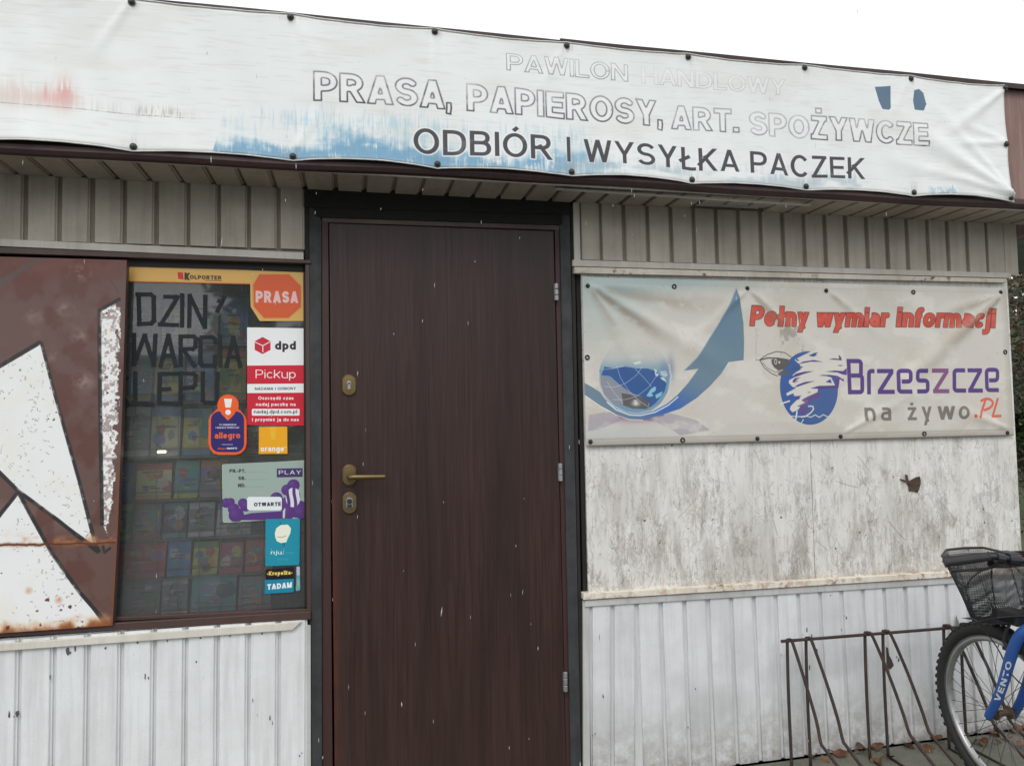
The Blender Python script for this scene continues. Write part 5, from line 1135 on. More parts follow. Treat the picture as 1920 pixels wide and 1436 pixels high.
def d_nju(cv):
    D_ = lambda a, b_: (410+a/5.317, 860+b_/5.317)
    cv.poly([D_(560, 740), D_(575, 690), D_(620, 658), D_(690, 655), D_(722, 690), D_(715, 740), D_(690, 790), D_(675, 830), (D_(620, 838)), D_(580, 820), D_(565, 780)], (222, 222, 200))
    cv.stroke([D_(585, 775), D_(630, 782), D_(675, 765)], .8, (60, 60, 50)); cv.stroke([D_(612, 628), D_(620, 655)], .9, (30, 50, 60)); cv.stroke([D_(642, 838), D_(643, 872)], .9, (30, 50, 60)); cv.stroke([D_(655, 838), D_(656, 872)], .9, (30, 50, 60))
    cv.paint(cv.text('nju.', D_(520, 950), D_(645, 950), 7.5, bold=.14), (200, 222, 228)); cv.paint(cv.text('mobile', D_(662, 945), D_(755, 945), 4, bold=.12), (60, 150, 170)); cv.paint(cv.text('jest tu', D_(585, 1010), D_(690, 1008), 4.6, bold=.12), (60, 150, 175))
sticker('teal_card', 'teal card with a cream blob, below the opening hours board', 'card', [(498, 973), (497.5, 1060), (499, 1061), (560, 1059), (561.5, 1057), (562.5, 972)], (24, 130, 152), d_nju, YO-.0006, k=.8)
def d_kr(cv): cv.paint(cv.text('-Kropelka-', CC(1107, 1297), CC(1281, 1290), 7.8, bold=.24) if False else cv.text('-Kropelka-', (500.5, 1078.8), (548.4, 1076.5), 8, bold=.24), (232, 190, 90))
sticker('black_label', 'small black label with yellow lettering under the teal card', 'label', [(498, 1067), (498, 1086), (551, 1083.5), (551, 1063.5)], (22, 18, 22), d_kr, YO, k=.8)
def d_td(cv): cv.paint(cv.text('TADAM', (501, 1105.5), (547.5, 1101), 10.5, bold=.25), (232, 236, 240))
sticker('teal_label', 'small teal label with bold white capitals, lowest in the window', 'label', [(497, 1087), (496.5, 1113), (550.5, 1109.5), (551, 1084.5)], (18, 120, 150), d_td, YO, k=.8)
def d_tb(cv): cv.poly([(550, 1058), (566, 1058), (566, 1078), (550, 1078)], (176, 182, 200)); cv.paint(cv.stroke_mask([(560, 1088), (559.6, 1100)], 3), (160, 190, 150), .6)
sticker('tube_sticker', 'narrow white and teal tube shaped sticker beside the two small labels', 'sticker', [(556, 1062), (556, 1078), (554.5, 1105), (555, 1107.5), (562.5, 1106.5), (563, 1103), (562.5, 1078), (562, 1061.5)], (96, 160, 164), d_tb, YO, k=.9)

# ================================================================== INSIDE THE SHOP: WIRE RACK WITH MAGAZINES
YM = .25
M['wire'] = plain('rack wire', (.30, .31, .31), .4, .5)
rack = empty('magazine_rack', (.0, YM+.02, .06), 'wire grid rack full of magazines standing behind the window glass', 'rack')
rows = [(548, 645), (650, 752), (757, 853), (858, 932), (935, 1004), (1009, 1075), (1080, 1150)]
zr = [W(380, r[1], YM).z for r in rows]
for z in zr:
    q = MB(); q.box((-1.25, YM-.03, z-.008), (.45, YM+.03, z-.004)); q.tube([(-1.25, YM-.032, z+.03), (.45, YM-.032, z+.03)], .0016, 5); q.tube([(-1.25, YM-.032, z), (.45, YM-.032, z)], .002, 5); q.build('shelf', M['wire'], rack)
for i in range(22):
    x = -1.22+i*.079; q = MB(); q.tube([(x, YM-.035, .7), (x, YM-.035, 2.15)], .0016, 5); q.build('wire', M['wire'], rack)
for i in range(9):
    z = .82+i*.145; q = MB(); q.tube([(-1.25, YM+.036, z), (.45, YM+.036, z)], .0018, 5); q.build('wire', M['wire'], rack)
for x in (-1.25, .45): q = MB(); q.box((x-.012, YM-.01, .06), (x+.012, YM+.04, 2.2)); q.build('post', M['wire'], rack)
# one atlas of made-up covers, each magazine takes one cell
AT = Canvas(0, 0, 1.2, .8, .002, (150, 150, 150), k=.72); rs = np.random.RandomState(12)
pal = {'yellow': (226, 190, 70), 'blue': (66, 120, 190), 'red': (190, 48, 48), 'white': (205, 208, 210), 'teal': (60, 150, 165), 'pink': (176, 60, 104), 'grey': (128, 132, 138), 'orange': (222, 130, 60), 'black': (46, 48, 54), 'green': (80, 140, 70), 'lilac': (150, 130, 190), 'cream': (222, 208, 170)}
cells = {}
spec = [('blue', 'yellow'), ('yellow', 'blue'), ('white', 'blue'), ('teal', 'yellow'), ('cream', 'red'), ('grey', 'white'), ('red', 'grey'), ('blue', 'blue'), ('yellow', 'green'), ('pink', 'red'), ('lilac', 'orange'), ('black', 'teal'),
        ('orange', 'white'), ('white', 'pink'), ('green', 'cream'), ('grey', 'pink'), ('teal', 'teal'), ('grey', 'grey'), ('red', 'red'), ('white', 'black'), ('cream', 'blue'), ('blue', 'white'), ('yellow', 'red'), ('pink', 'lilac')]
yy, xx = np.mgrid[0:AT.h, 0:AT.w]
for i, (a, b_) in enumerate(spec):
    cx, cy = (i % 6)*100, (i//6)*100; A, Bc = pal[a], pal[b_]
    P = lambda pts: np.array([(cx+p[0], cy+p[1]) for p in pts], float)
    AT.paint(AT.union([P([(0, 0), (100, 0), (100, 100), (0, 100)])]), A)
    AT.paint(AT.union([P([(0, 80), (100, 80), (100, 97), (0, 97)])]), Bc, .8 if i % 3 else .2); AT.paint(AT.union([P([(0, 0), (100, 0), (100, 16), (0, 16)])]), Bc, .9 if i % 2 else .3)
    for k in range(7):
        c_ = list(pal.values())[rs.randint(12)]; x, y, r = 15+rs.rand()*70, 20+rs.rand()*55, 6+rs.rand()*18; n = rs.randint(4, 12); tt = np.arange(n)*2*PI/n+rs.rand()*3
        AT.paint(AT.fill([P([(min(99, max(1, x+r*math.cos(t_))), min(99, max(1, y+r*(.5+rs.rand()*.6)*math.sin(t_)))) for t_ in tt])]), c_, .8)
    for k in range(5):
        y = 22+rs.rand()*55; x = 5+rs.rand()*40; AT.paint(AT.union([P([(x, y), (x+20+rs.rand()*30, y), (x+20+rs.rand()*30, y+3), (x, y+3)])]), (235, 235, 230) if k % 2 else (40, 40, 50), .7)
    cells[(a, b_)] = (cx/AT.w, cy/AT.h, 100/AT.w, 100/AT.h)
M['covers'] = printed('magazine covers', AT, .35, 0, .0)
ordn = ['top', 'second', 'third', 'fourth', 'fifth', 'sixth', 'bottom']
mags = [(0, 245, 300, 5), (0, 305, 352, 20), (0, 356, 410, 17), (0, 415, 465, 0), (1, 240, 285, 3), (1, 290, 345, 1), (1, 350, 402, 0), (1, 408, 462, 22), (1, 468, 520, 21), (2, 234, 280, 5), (2, 284, 338, 20), (2, 343, 396, 1), (2, 400, 452, 2), (2, 456, 510, 12),
        (3, 216, 252, 7), (3, 256, 322, 4), (3, 327, 372, 3), (3, 376, 428, 10), (3, 432, 490, 19), (4, 218, 246, 14), (4, 250, 302, 15), (4, 306, 350, 11), (4, 354, 402, 5), (4, 406, 470, 2), (5, 218, 310, 6), (5, 314, 357, 7), (5, 361, 408, 8), (5, 412, 456, 9), (5, 460, 512, 18),
        (6, 226, 300, 17), (6, 304, 352, 5), (6, 358, 442, 16), (6, 448, 508, 15)]
for (r, x0, x1, ci) in mags:
    y0, y1 = rows[r]; y0 += random.uniform(2, 12)
    zb = zr[r]-.003; zt = W(x0, y0, YM).z; xa_, xb_ = W(x0, y1, YM).x, W(x1, y1, YM).x; tl = random.uniform(-.004, .004)
    vs = [(xa_, YM-.018, zb), (xb_, YM-.018, zb), (xb_+tl, YM+.018, zt), (xa_+tl, YM+.018, zt)]; a, b_ = spec[ci]; cu, cvv, cw, chh = cells[(a, b_)]
    bk = [(x, y+.006, z) for x, y, z in vs]; org = Vector(((xa_+xb_)/2, YM, zb))
    me = bpy.data.meshes.new('magazine'); me.from_pydata([tuple(Vector(v)-org) for v in vs+bk], [], [(0, 1, 2, 3), (7, 6, 5, 4), (0, 4, 5, 1), (1, 5, 6, 2), (2, 6, 7, 3), (3, 7, 4, 0)])
    ul = me.uv_layers.new(name='UVMap'); uvv = [(.02, .02), (.98, .02), (.98, .98), (.02, .98)]*2
    for lp in me.loops: u_, v_ = uvv[lp.vertex_index]; ul.data[lp.index].uv = (cu+cw*u_, cvv+chh*v_)
    me.materials.append(M['covers']); o = link('magazine', me, None, org)
    n_in = [m_ for m_ in mags if m_[0] == r].index((r, x0, x1, ci)); pos = ['first', 'second', 'third', 'fourth', 'fifth', 'sixth'][n_in]
    tag(o, f"{a} magazine with {b_} details, {pos} from left, {ordn[r]} row of rack", 'magazine', 'magazines on the wire rack')
lampm = NT('lit lamp'); em = lampm.n('ShaderNodeEmission'); em.inputs[0].default_value = (1, .82, .55, 1); em.inputs[1].default_value = 9; lampm.L(em.outputs[0], lampm.out.inputs[0])
c = W(303, 847, .19); q = MB(); q.tube([(c.x-.014, .19, c.z), (c.x+.014, .19, c.z)], .0048, 10); lm = q.build('rack_lamp', lampm.m, None); tag(lm, 'tiny warm lit lamp glowing in front of the magazines behind the glass', 'lamp')
q = MB(); q.box((c.x-.02, .195, c.z-.002), (c.x+.02, .208, c.z+.004)); q.build('lamp_holder', M['wire'], lm)

# ================================================================== BICYCLE RACK OF RIBBED STEEL ROD
t = NT('rusty ribbed rod'); wv = t.n('ShaderNodeTexWave'); wv.inputs['Scale'].default_value = 62; wv.bands_direction = 'Z'; wv.inputs['Distortion'].default_value = .5; t.L(t.pos, wv.inputs['Vector'])
c_ = t.mix(t.ramp(t.noise(25, 5, .65), .4, .65), (.048, .036, .034), (.080, .046, .036)); t.bump(wv.outputs['Fac'], .9, .002); M['rod'] = t.set(c_, .6, .3)
br = empty('bicycle_rack', (2.2, -.3, 0), 'low rusty steel rod bicycle rack standing against the white siding', 'bicycle rack')
def spl(pts, n=6):
    P = [Vector(p) for p in pts]; out = []
    for i in range(len(P)-1):
        p0, p1, p2, p3 = P[max(i-1, 0)], P[i], P[i+1], P[min(i+2, len(P)-1)]
        for k in range(n):
            t_ = k/n; out.append(.5*((2*p1)+(-p0+p2)*t_+(2*p0-5*p1+4*p2-p3)*t_*t_+(-p0+3*p1-3*p2+p3)*t_**3))
    out.append(P[-1]); return out
q = MB(); q.tube([(1.745, -.122, .545), (2.1, -.122, .541), (2.5, -.122, .537), (2.95, -.122, .533)], .0068, 8); q.build('rail', M['rod'], br, smooth=True)
for i, x in enumerate((1.775, 1.863, 2.147, 2.236, 2.545, 2.635)):
    dx = (.012, .014, .02, .022, .022, .02, .02)[i]; s_ = (.0, .02, .05, .05, .06, .05, .05)[i]
    pts = [(x, -.118, .02), (x-.002, -.116, .3), (x, -.117, .525), (x+.003, -.121, .546), (x+.009, -.130, .550), (x+dx, -.141, .534), (x+dx+.01+s_*.2, -.20, .40), (x+dx+.012+s_*.3, -.262, .27), (x+dx+s_*.4, -.302, .205), (x+dx+s_*.3, -.33, .188), (x+dx, -.46, .135), (x+.01, -.60, .075), (x, -.63, .03), (x, -.60, .018), (x, -.35, .018), (x, -.13, .018)]
    pts[0] = (x, -.118, .018); q = MB(); q.tube(spl(pts[:-1], 4)[:-0 or None]+[Vector(pts[-1])], .0066, 7); q.build('hoop', M['rod'], br, smooth=True)

# ================================================================== BICYCLE
th = math.radians(-4); U = Vector((-math.sin(th), math.cos(th), 0)); LFT = Vector((-math.cos(th), -math.sin(th), 0)); HB = Vector((2.43, -.51, 0.0)); RW = .335
def B(f, l, z): return HB+U*f+LFT*l+Vector((0, 0, z))
M['tyre'] = plain('black tyre rubber', (.028, .026, .025), .75, bumps=.5, scale=60); M['rim'] = plain('dull aluminium rim', (.50, .50, .50), .38, .85)
M['blue'] = weathered('blue bicycle paint', (.022, .10, .38), (.04, .09, .22), .3, 0, rough=.28, bumps=.05); M['blk'] = plain('black plastic', (.018, .018, .02), .42); M['grip'] = plain('rubber grip', (.022, .022, .024), .6)
M['rusthub'] = weathered('rusty hub', (.15, .09, .055), (.08, .04, .02), .7, 0, rough=.6, metal=.5); M['spoke'] = plain('spoke steel', (.16, .16, .16), .4, .8, bumps=0); M['cable'] = plain('cable', (.015, .015, .016), .4); M['decal'] = plain('white decal', (.66, .68, .70), .4, bumps=0)
bike = empty('bicycle', B(-.5, 0, 0), 'blue bicycle with black mesh basket, front wheel parked in the rod rack', 'bicycle')
def ring(b, c, r, w, n=64, m=10):
    """torus around the axle direction"""
    vs = []; fs = []
    for i in range(n):
        a = 2*PI*i/n; rad = U*math.cos(a)+Vector((0, 0, 1))*math.sin(a)
        for k in range(m): t_ = 2*PI*k/m; vs.append(c+rad*(r+w*math.cos(t_))+LFT*(w*math.sin(t_)))
    for i in range(n):
        for k in range(m): fs.append((i*m+k, i*m+(k+1) % m, ((i+1) % n)*m+(k+1) % m, ((i+1) % n)*m+k))
    b.add(vs, fs)
def wheel(f0, name):
    c = B(f0, 0, RW-.004)
    tb = MB(); ring(tb, c, RW-.027, .025); ty = tb.build('tyre_body' if False else name, M['tyre'], bike, smooth=True)
    kb = MB()
    for i in range(64):
        a = 2*PI*i/64; rad = U*math.cos(a)+Vector((0, 0, 1))*math.sin(a); tan = -U*math.sin(a)+Vector((0, 0, 1))*math.cos(a)
        for s_, off in ((1, 0), (-1, .5)):
            a2 = a+off*2*PI/64; rad = U*math.cos(a2)+Vector((0, 0, 1))*math.sin(a2); tan = -U*math.sin(a2)+Vector((0, 0, 1))*math.cos(a2)
            nrm = (rad*.82+LFT*s_*.57).normalized(); kb.obox(c+rad*(RW-.027)+nrm*.026, nrm*.0032, tan*.0065, nrm.cross(tan).normalized()*.0062)
            if s_ == 1: kb.obox(c+rad*(RW-.0005), rad*.0025, tan*.006, LFT*.0075)
    kb.build('tread', M['tyre'], ty)
    rb = MB(); vs = []; fs = []; n = 72; pr = [(.281, .013), (.285, .0145), (.270, .0135), (.262, .008), (.260, .0), (.262, -.008), (.270, -.0135), (.285, -.0145), (.281, -.013)]; m = len(pr)
    for i in range(n):
        a = 2*PI*i/n; rad = U*math.cos(a)+Vector((0, 0, 1))*math.sin(a); vs += [c+rad*r+LFT*l for r, l in pr]
    for i in range(n):
        for k in range(m-1): fs.append((i*m+k, i*m+k+1, ((i+1) % n)*m+k+1, ((i+1) % n)*m+k))
    rb.add(vs, fs); rb.build('rim', M['rim'], ty, smooth=True)
    for i in range(36):
        a = 2*PI*i/36; s_ = 1 if i % 2 else -1; cr_o = .42*(1 if (i//2) % 2 else -1); a2 = a+cr_o*2.2
        p0 = c+(U*math.cos(a2)+Vector((0, 0, 1))*math.sin(a2))*.021+LFT*s_*.032; p1 = c+(U*math.cos(a)+Vector((0, 0, 1))*math.sin(a))*.261
        sb = MB(); sb.tube([p0, p1], .00115, 5); sb.build('spoke', M['spoke'], ty)
        
    nb = MB()
    for i in range(36):
        a = 2*PI*i/36; rad = U*math.cos(a)+Vector((0, 0, 1))*math.sin(a); nb.tube([c+rad*.262, c+rad*.250], .0021, 5)
    o = nb.build('spoke_nipples', M['spoke'], ty); o['kind'] = 'stuff'
    hb = MB(); hb.lathe(c-LFT*.058, LFT, [(.006, 0), (.006, .008), (.012, .012), (.014, .024), (.024, .026), (.024, .030), (.013, .036), (.012, .058), (.013, .080), (.024, .086), (.024, .090), (.014, .092), (.012, .104), (.006, .108), (.006, .116)], 16); hb.build('hub', M['rusthub'], ty, smooth=False)
    return ty
wheel(0, 'front_wheel' if False else 'wheel'); wheel(-1.08, 'wheel')
# fork
fb = MB()
for s_ in (1, -1):
    pts = [B(.004, s_*.056, .318), B(-.004, s_*.055, .335), B(-.034, s_*.054, .385), B(-.066, s_*.053, .455), B(-.094, s_*.052, .53), B(-.120, s_*.051, .60), B(-.146, s_*.049, .655), B(-.17, s_*.040, .690), B(-.188, s_*.022, .708), B(-.195, 0, .715)]
    fb.tube(spl(pts, 3), [.0145+.0050*min(1, i/14) for i in range(28)], 12)
fork = fb.build('fork', M['blue'], bike, smooth=True)
db = MB()
for s_ in (1, -1): db.lathe(B(0, s_*.050, RW-.004), LFT*s_, [(.012, 0), (.013, .004), (.009, .010), (.009, .016), (.004, .018)], 10); db.obox(B(.002, s_*.055, .322), U*.010, Vector((0, 0, .016)), LFT*.0025)
db.build('axle_nuts', M['spoke'], fork)
# lettering on the fork leg
leg = [B(-.034, .054, .385), B(-.066, .053, .455), B(-.094, .052, .53), B(-.120, .051, .60)]; lp_ = spl(leg, 8)
def leg_at(t_): k = t_*(len(lp_)-1); i = min(int(k), len(lp_)-2); return lp_[i].lerp(lp_[i+1], k-i), (lp_[i+1]-lp_[i]).normalized()
pl, tw = text_polys('VENTO', .2, .14); q = MB()
for i, p in enumerate(pl):
    vs = []
    for (a, b_) in p:
        c0, tg = leg_at(.12+.72*a/tw); nn = (Vector(CAM.tolist())-c0); nn = (nn-tg*nn.dot(tg)).normalized(); cr = nn.cross(tg).normalized(); ang = (b_-.5)*.018/.0195
        vs.append(c0+(nn*math.cos(ang)-cr*math.sin(ang)*-1)*(.0199+.00003*(i % 9)))
    q.add(vs, [tuple(range(len(vs)))])
q.build('lettering', M['decal'], fork)
# brakes and cable
bb = MB()
for s_ in (1, -1):
    bb.tube([B(-.112, s_*.052, .60), B(-.085, s_*.050, .625), B(-.092, s_*.045, .67), B(-.10, s_*.03, .705)], [.009, .008, .006, .005], 8); bb.obox(B(-.075, s_*.020, .592), U*.028, Vector((0, 0, .006)), LFT*.007)
bb.tube([B(-.10, .04, .70), B(-.10, -.04, .695)], .0015, 5); bb.build('brake', M['blk'], bike)
def cable(pts, r=.0024): q = MB(); q.tube(spl(pts, 5), r, 6); q.build('cable', M['cable'], bike, smooth=True)
cable([B(-.19, .12, .955), B(-.10, .10, .90), B(-.06, .06, .78), B(-.075, .055, .69), B(-.10, .04, .70)]); cable([B(-.19, .14, .95), B(-.02, .13, .84), B(.02, .09, .72), B(-.06, .06, .60), B(-.14, .05, .50), B(-.35, .02, .45)], .0025)
cable([B(-.19, .10, .955), B(-.05, .0, .93), B(-.10, -.06, .85), B(-.30, -.03, .80)])
# mud guard stub / lamp bracket under the basket
q = MB(); q.obox(B(-.08, 0, .715), U*.06, LFT*.045, Vector((0, 0, .022))); q.obox(B(-.03, 0, .695), U*.03, LFT*.03, Vector((0, 0, .02))); q.build('basket_bracket', M['blk'], bike, bevel=.008)
# handlebar
q = MB(); q.tube(spl([B(-.135, .29, .943), B(-.185, .19, .965), B(-.215, .10, .955), B(-.235, .04, .945), B(-.238, 0, .943), B(-.235, -.04, .945), B(-.215, -.10, .955), B(-.185, -.19, .965), B(-.135, -.29, .943)], 4), .0115, 10); hbar = q.build('handlebar', M['blk'], bike, smooth=True)
for s_ in (1, -1):
    pts = spl([B(-.125, s_*.315, .938), B(-.16, s_*.245, .953), B(-.19, s_*.185, .966)], 6); q = MB(); rr_ = [.0175 if i % 3 == 0 else .0160 for i in range(len(pts))]; rr_[0] = .0195; q.tube(pts, rr_, 12); q.build('grip', M['grip'], bike, smooth=False)
    q = MB(); q.tube([B(-.195, s_*.165, .962), B(-.20, s_*.14, .958)], .019, 10); q.tube(spl([B(-.195, s_*.14, .945), B(-.15, s_*.16, .915), B(-.125, s_*.22, .905), B(-.10, s_*.27, .90)], 4), .0055, 7); q.obox(B(-.185, s_*.13, .94), U*.022, LFT*.018, Vector((0, 0, .014))); q.build('brake_lever', M['blk'], bike)
    q = MB(); q.tube([B(-.205, s_*.125, .957), B(-.215, s_*.09, .953)], .021, 12); q.obox(B(-.185, s_*.105, .968), U*.03, LFT*.022, Vector((0, 0, .010))); q.build('shifter', M['blk'], bike, bevel=.003)
q = MB(); q.tube([B(-.238, 0, .943), B(-.262, 0, .925), B(-.255, 0, .88), B(-.24, 0, .83)], [.018, .016, .014, .014], 10); q.build('stem', M['blk'], bike, smooth=True)
# basket: expanded metal mesh with wire rim
T_ = [(-.15, .165, .968), (.03, .165, .923), (.10, .145, .912), (.145, .085, .928), (.155, .0, .930), (.155, -.09, .928), (.10, -.15, .912), (.03, -.165, .923), (-.15, -.165, .968)]
Bm = [(-.145, .125, .735), (-.05, .125, .695), (-.01, .115, .680), (.02, .07, .676), (.025, .0, .675), (.02, -.07, .676), (-.01, -.115, .680), (-.05, -.125, .695), (-.145, -.125, .735)]
def around(P, n):
    P = [Vector(B(*p)) for p in P]; P = P+[P[0]]; d = [0]
    for a, b_ in zip(P, P[1:]): d.append(d[-1]+(b_-a).length)
    out = []
    for k in range(n):
        s_ = d[-1]*k/n; i = max(j for j in range(len(d)-1) if d[j] <= s_); t_ = (s_-d[i])/(d[i+1]-d[i]); out.append(P[i].lerp(P[i+1], t_))
    return out
NA, NH = 116, 32
top, bot = around(T_, NA), around(Bm, NA)
q = MB()
def strip(p, r_, w=.00125):
    d = (r_-p).normalized(); s1 = d.cross(Vector((.3, .5, .8))).normalized()*w; s2 = d.cross(s1).normalized()*w
    q.add([p+s1, p-s1*.5+s2*.87, p-s1*.5-s2*.87, r_+s1, r_-s1*.5+s2*.87, r_-s1*.5-s2*.87], [(0, 1, 4, 3), (1, 2, 5, 4), (2, 0, 3, 5)])
def bp_(i, j): return bot[i % NA].lerp(top[i % NA], j/NH)
for j in range(NH):
    for i in range(NA):
        o_ = j % 2; a = bp_(i, j) if not o_ else bp_(i, j).lerp(bp_(i+1, j), .5)
        nxt = [bp_(i, j+1).lerp(bp_(i+1, j+1), .5), bp_(i-1, j+1).lerp(bp_(i, j+1), .5)] if not o_ else [bp_(i, j+1), bp_(i+1, j+1)]
        for n_ in nxt: strip(a, n_)
cb = sum(bot, Vector())/NA
for k in range(-17, 18):                                # floor of the basket
    for sgn in (1, -1):
        p0 = B(-.06, 0, .70)+LFT*(k*.0075)
        d_ = (U*1.0+LFT*sgn*.6).normalized(); strip(p0-d_*.06, p0+d_*.06)
bk = q.build('basket_mesh', M['blk'], bike); bk['kind'] = 'stuff'
q = MB(); q.tube(top, .0048, 8, closed=True); q.tube(bot, .0036, 6, closed=True)
q.tube([t_+Vector((0, 0, -.022)) for t_ in around([(p[0], p[1]*1.0, p[2]) for p in T_], NA)], .0016, 5, closed=True); q.build('basket_rim', M['blk'], bike, smooth=True)
q = MB(); q.add([B(-.152, .168, .972), B(-.152, -.168, .972), B(-.149, -.158, .915), B(-.149, .158, .915)], [(0, 1, 2, 3)]); bd = q.build('basket_band', M['blk'], bike); so = bd.modifiers.new('t', 'SOLIDIFY'); so.thickness = .003
for i in (16, 43, 58, 74, 100): q = MB(); q.tube([top[i], bot[i]], .0020, 5); q.build('basket_stay', M['blk'], bike)
q = MB(); q.lathe(B(-.153, .03, .953), -U, [(.007, 0), (.007, .003), (.005, .004)], 12); M['redr'] = plain('red reflector', (.35, .01, .015), .3); q.build('reflector', M['redr'], bike)
# frame, saddle, crank (beyond the picture edge)
def tb_(name, pts, r, m='blue', n=12): q = MB(); q.tube([B(*p) for p in pts], r, n); return q.build(name, M[m], bike, smooth=True)
tb_('head_tube', [(-.20, 0, .725), (-.245, 0, .845)], .0215); tb_('down_tube', [(-.215, 0, .745), (-.42, 0, .51), (-.64, 0, .295)], .0175); tb_('top_tube', [(-.24, 0, .815), (-.5, 0, .70), (-.785, 0, .66)], .0155); tb_('seat_tube', [(-.64, 0, .285), (-.785, 0, .70)], .016); tb_('seat_post', [(-.785, 0, .70), (-.845, 0, .88)], .0125, 'rim')
q = MB()
for s_ in (1, -1): q.tube([B(-.65, s_*.03, .29), B(-.85, s_*.06, .31), B(-1.08, s_*.062, .331)], .0095, 8); q.tube([B(-.775, s_*.02, .67), B(-.93, s_*.055, .50), B(-1.08, s_*.062, .331)], .008, 8)
q.build('rear_stays', M['blue'], bike, smooth=True)
q = MB(); q.tube([B(-.72, 0, .905), B(-.80, 0, .905), B(-.90, 0, .91), B(-.96, 0, .925)], [.018, .03, .07, .055], 12); sd = q.build('saddle', M['blk'], bike, smooth=True)
q = MB(); q.lathe(B(-.645, -.05, .29), LFT, [(.09, 0), (.09, .003), (.02, .004), (.02, .1), (.01, .105)], 28); q.obox(B(-.645, .07, .21), Vector((0, 0, .085)), U*.01, LFT*.006); q.obox(B(-.645, -.07, .37), Vector((0, 0, .085)), U*.01, LFT*.006); q.obox(B(-.645, .115, .125), U*.04, LFT*.045, Vector((0, 0, .010))); q.obox(B(-.645, -.115, .455), U*.04, LFT*.045, Vector((0, 0, .010))); q.build('crank', M['blk'], bike)

# ================================================================== GROUND DETAILS, LEAVES
q = MB(); q.box((KX0, -.035, 0), (3.11, -.001, .012)); o = q.build('kerb_strip', M['concrete']); o['kind'] = 'structure'
x = .2
flat('pavement', -4, -1.3, 9, -.036, .016, M['paving'])
M['leaf'] = [plain('brown leaf', c_, .7, var=.4, scale=60) for c_ in ((.14, .062, .030), (.19, .085, .038), (.09, .05, .03))]
rl = random.Random(5)
lm_ = []
for k in range(4):
    b = MB(); n = 12; pts = []
    for i in range(n):
        a = 2*PI*i/n; r = .026*(.62+.38*abs(math.cos(a*1.5+k)))*(1.25 if i == 0 else 1); pts.append((r*math.cos(a), r*.75*math.sin(a), .006+.006*math.sin(a*2+k)))
    b.add([(0, 0, 0)]+pts, [(0, i+1, (i+1) % n+1) for i in range(n)]); b.add([(-.05, .002, .004), (-.05, -.002, .004), (0, -.001, .001), (0, .001, .001)], [(0, 1, 2, 3)])
    me = bpy.data.meshes.new('fallen_leaf'); me.from_pydata(b.v, [], b.f); me.materials.append(M['leaf'][k % 3]); lm_.append(me)
for i in range(30):
    xx_ = 1.85+1.35*rl.random()**.8; yy_ = -.02-.16*rl.random()**1.8
    o = bpy.data.objects.new('fallen_leaf', lm_[i % 4]); COL.objects.link(o); o.location = (xx_, yy_-.02, .018+.014*rl.random()); o.rotation_euler = (rl.uniform(-.7, .7), rl.uniform(-.6, .6), rl.uniform(0, 6.3)); s_ = rl.uniform(.7, 1.35); o.scale = (s_, s_, s_)
    tag(o, 'dry brown leaf fallen at the foot of the white siding behind the bicycle rack', 'leaf', 'fallen leaves along the foot of the wall')

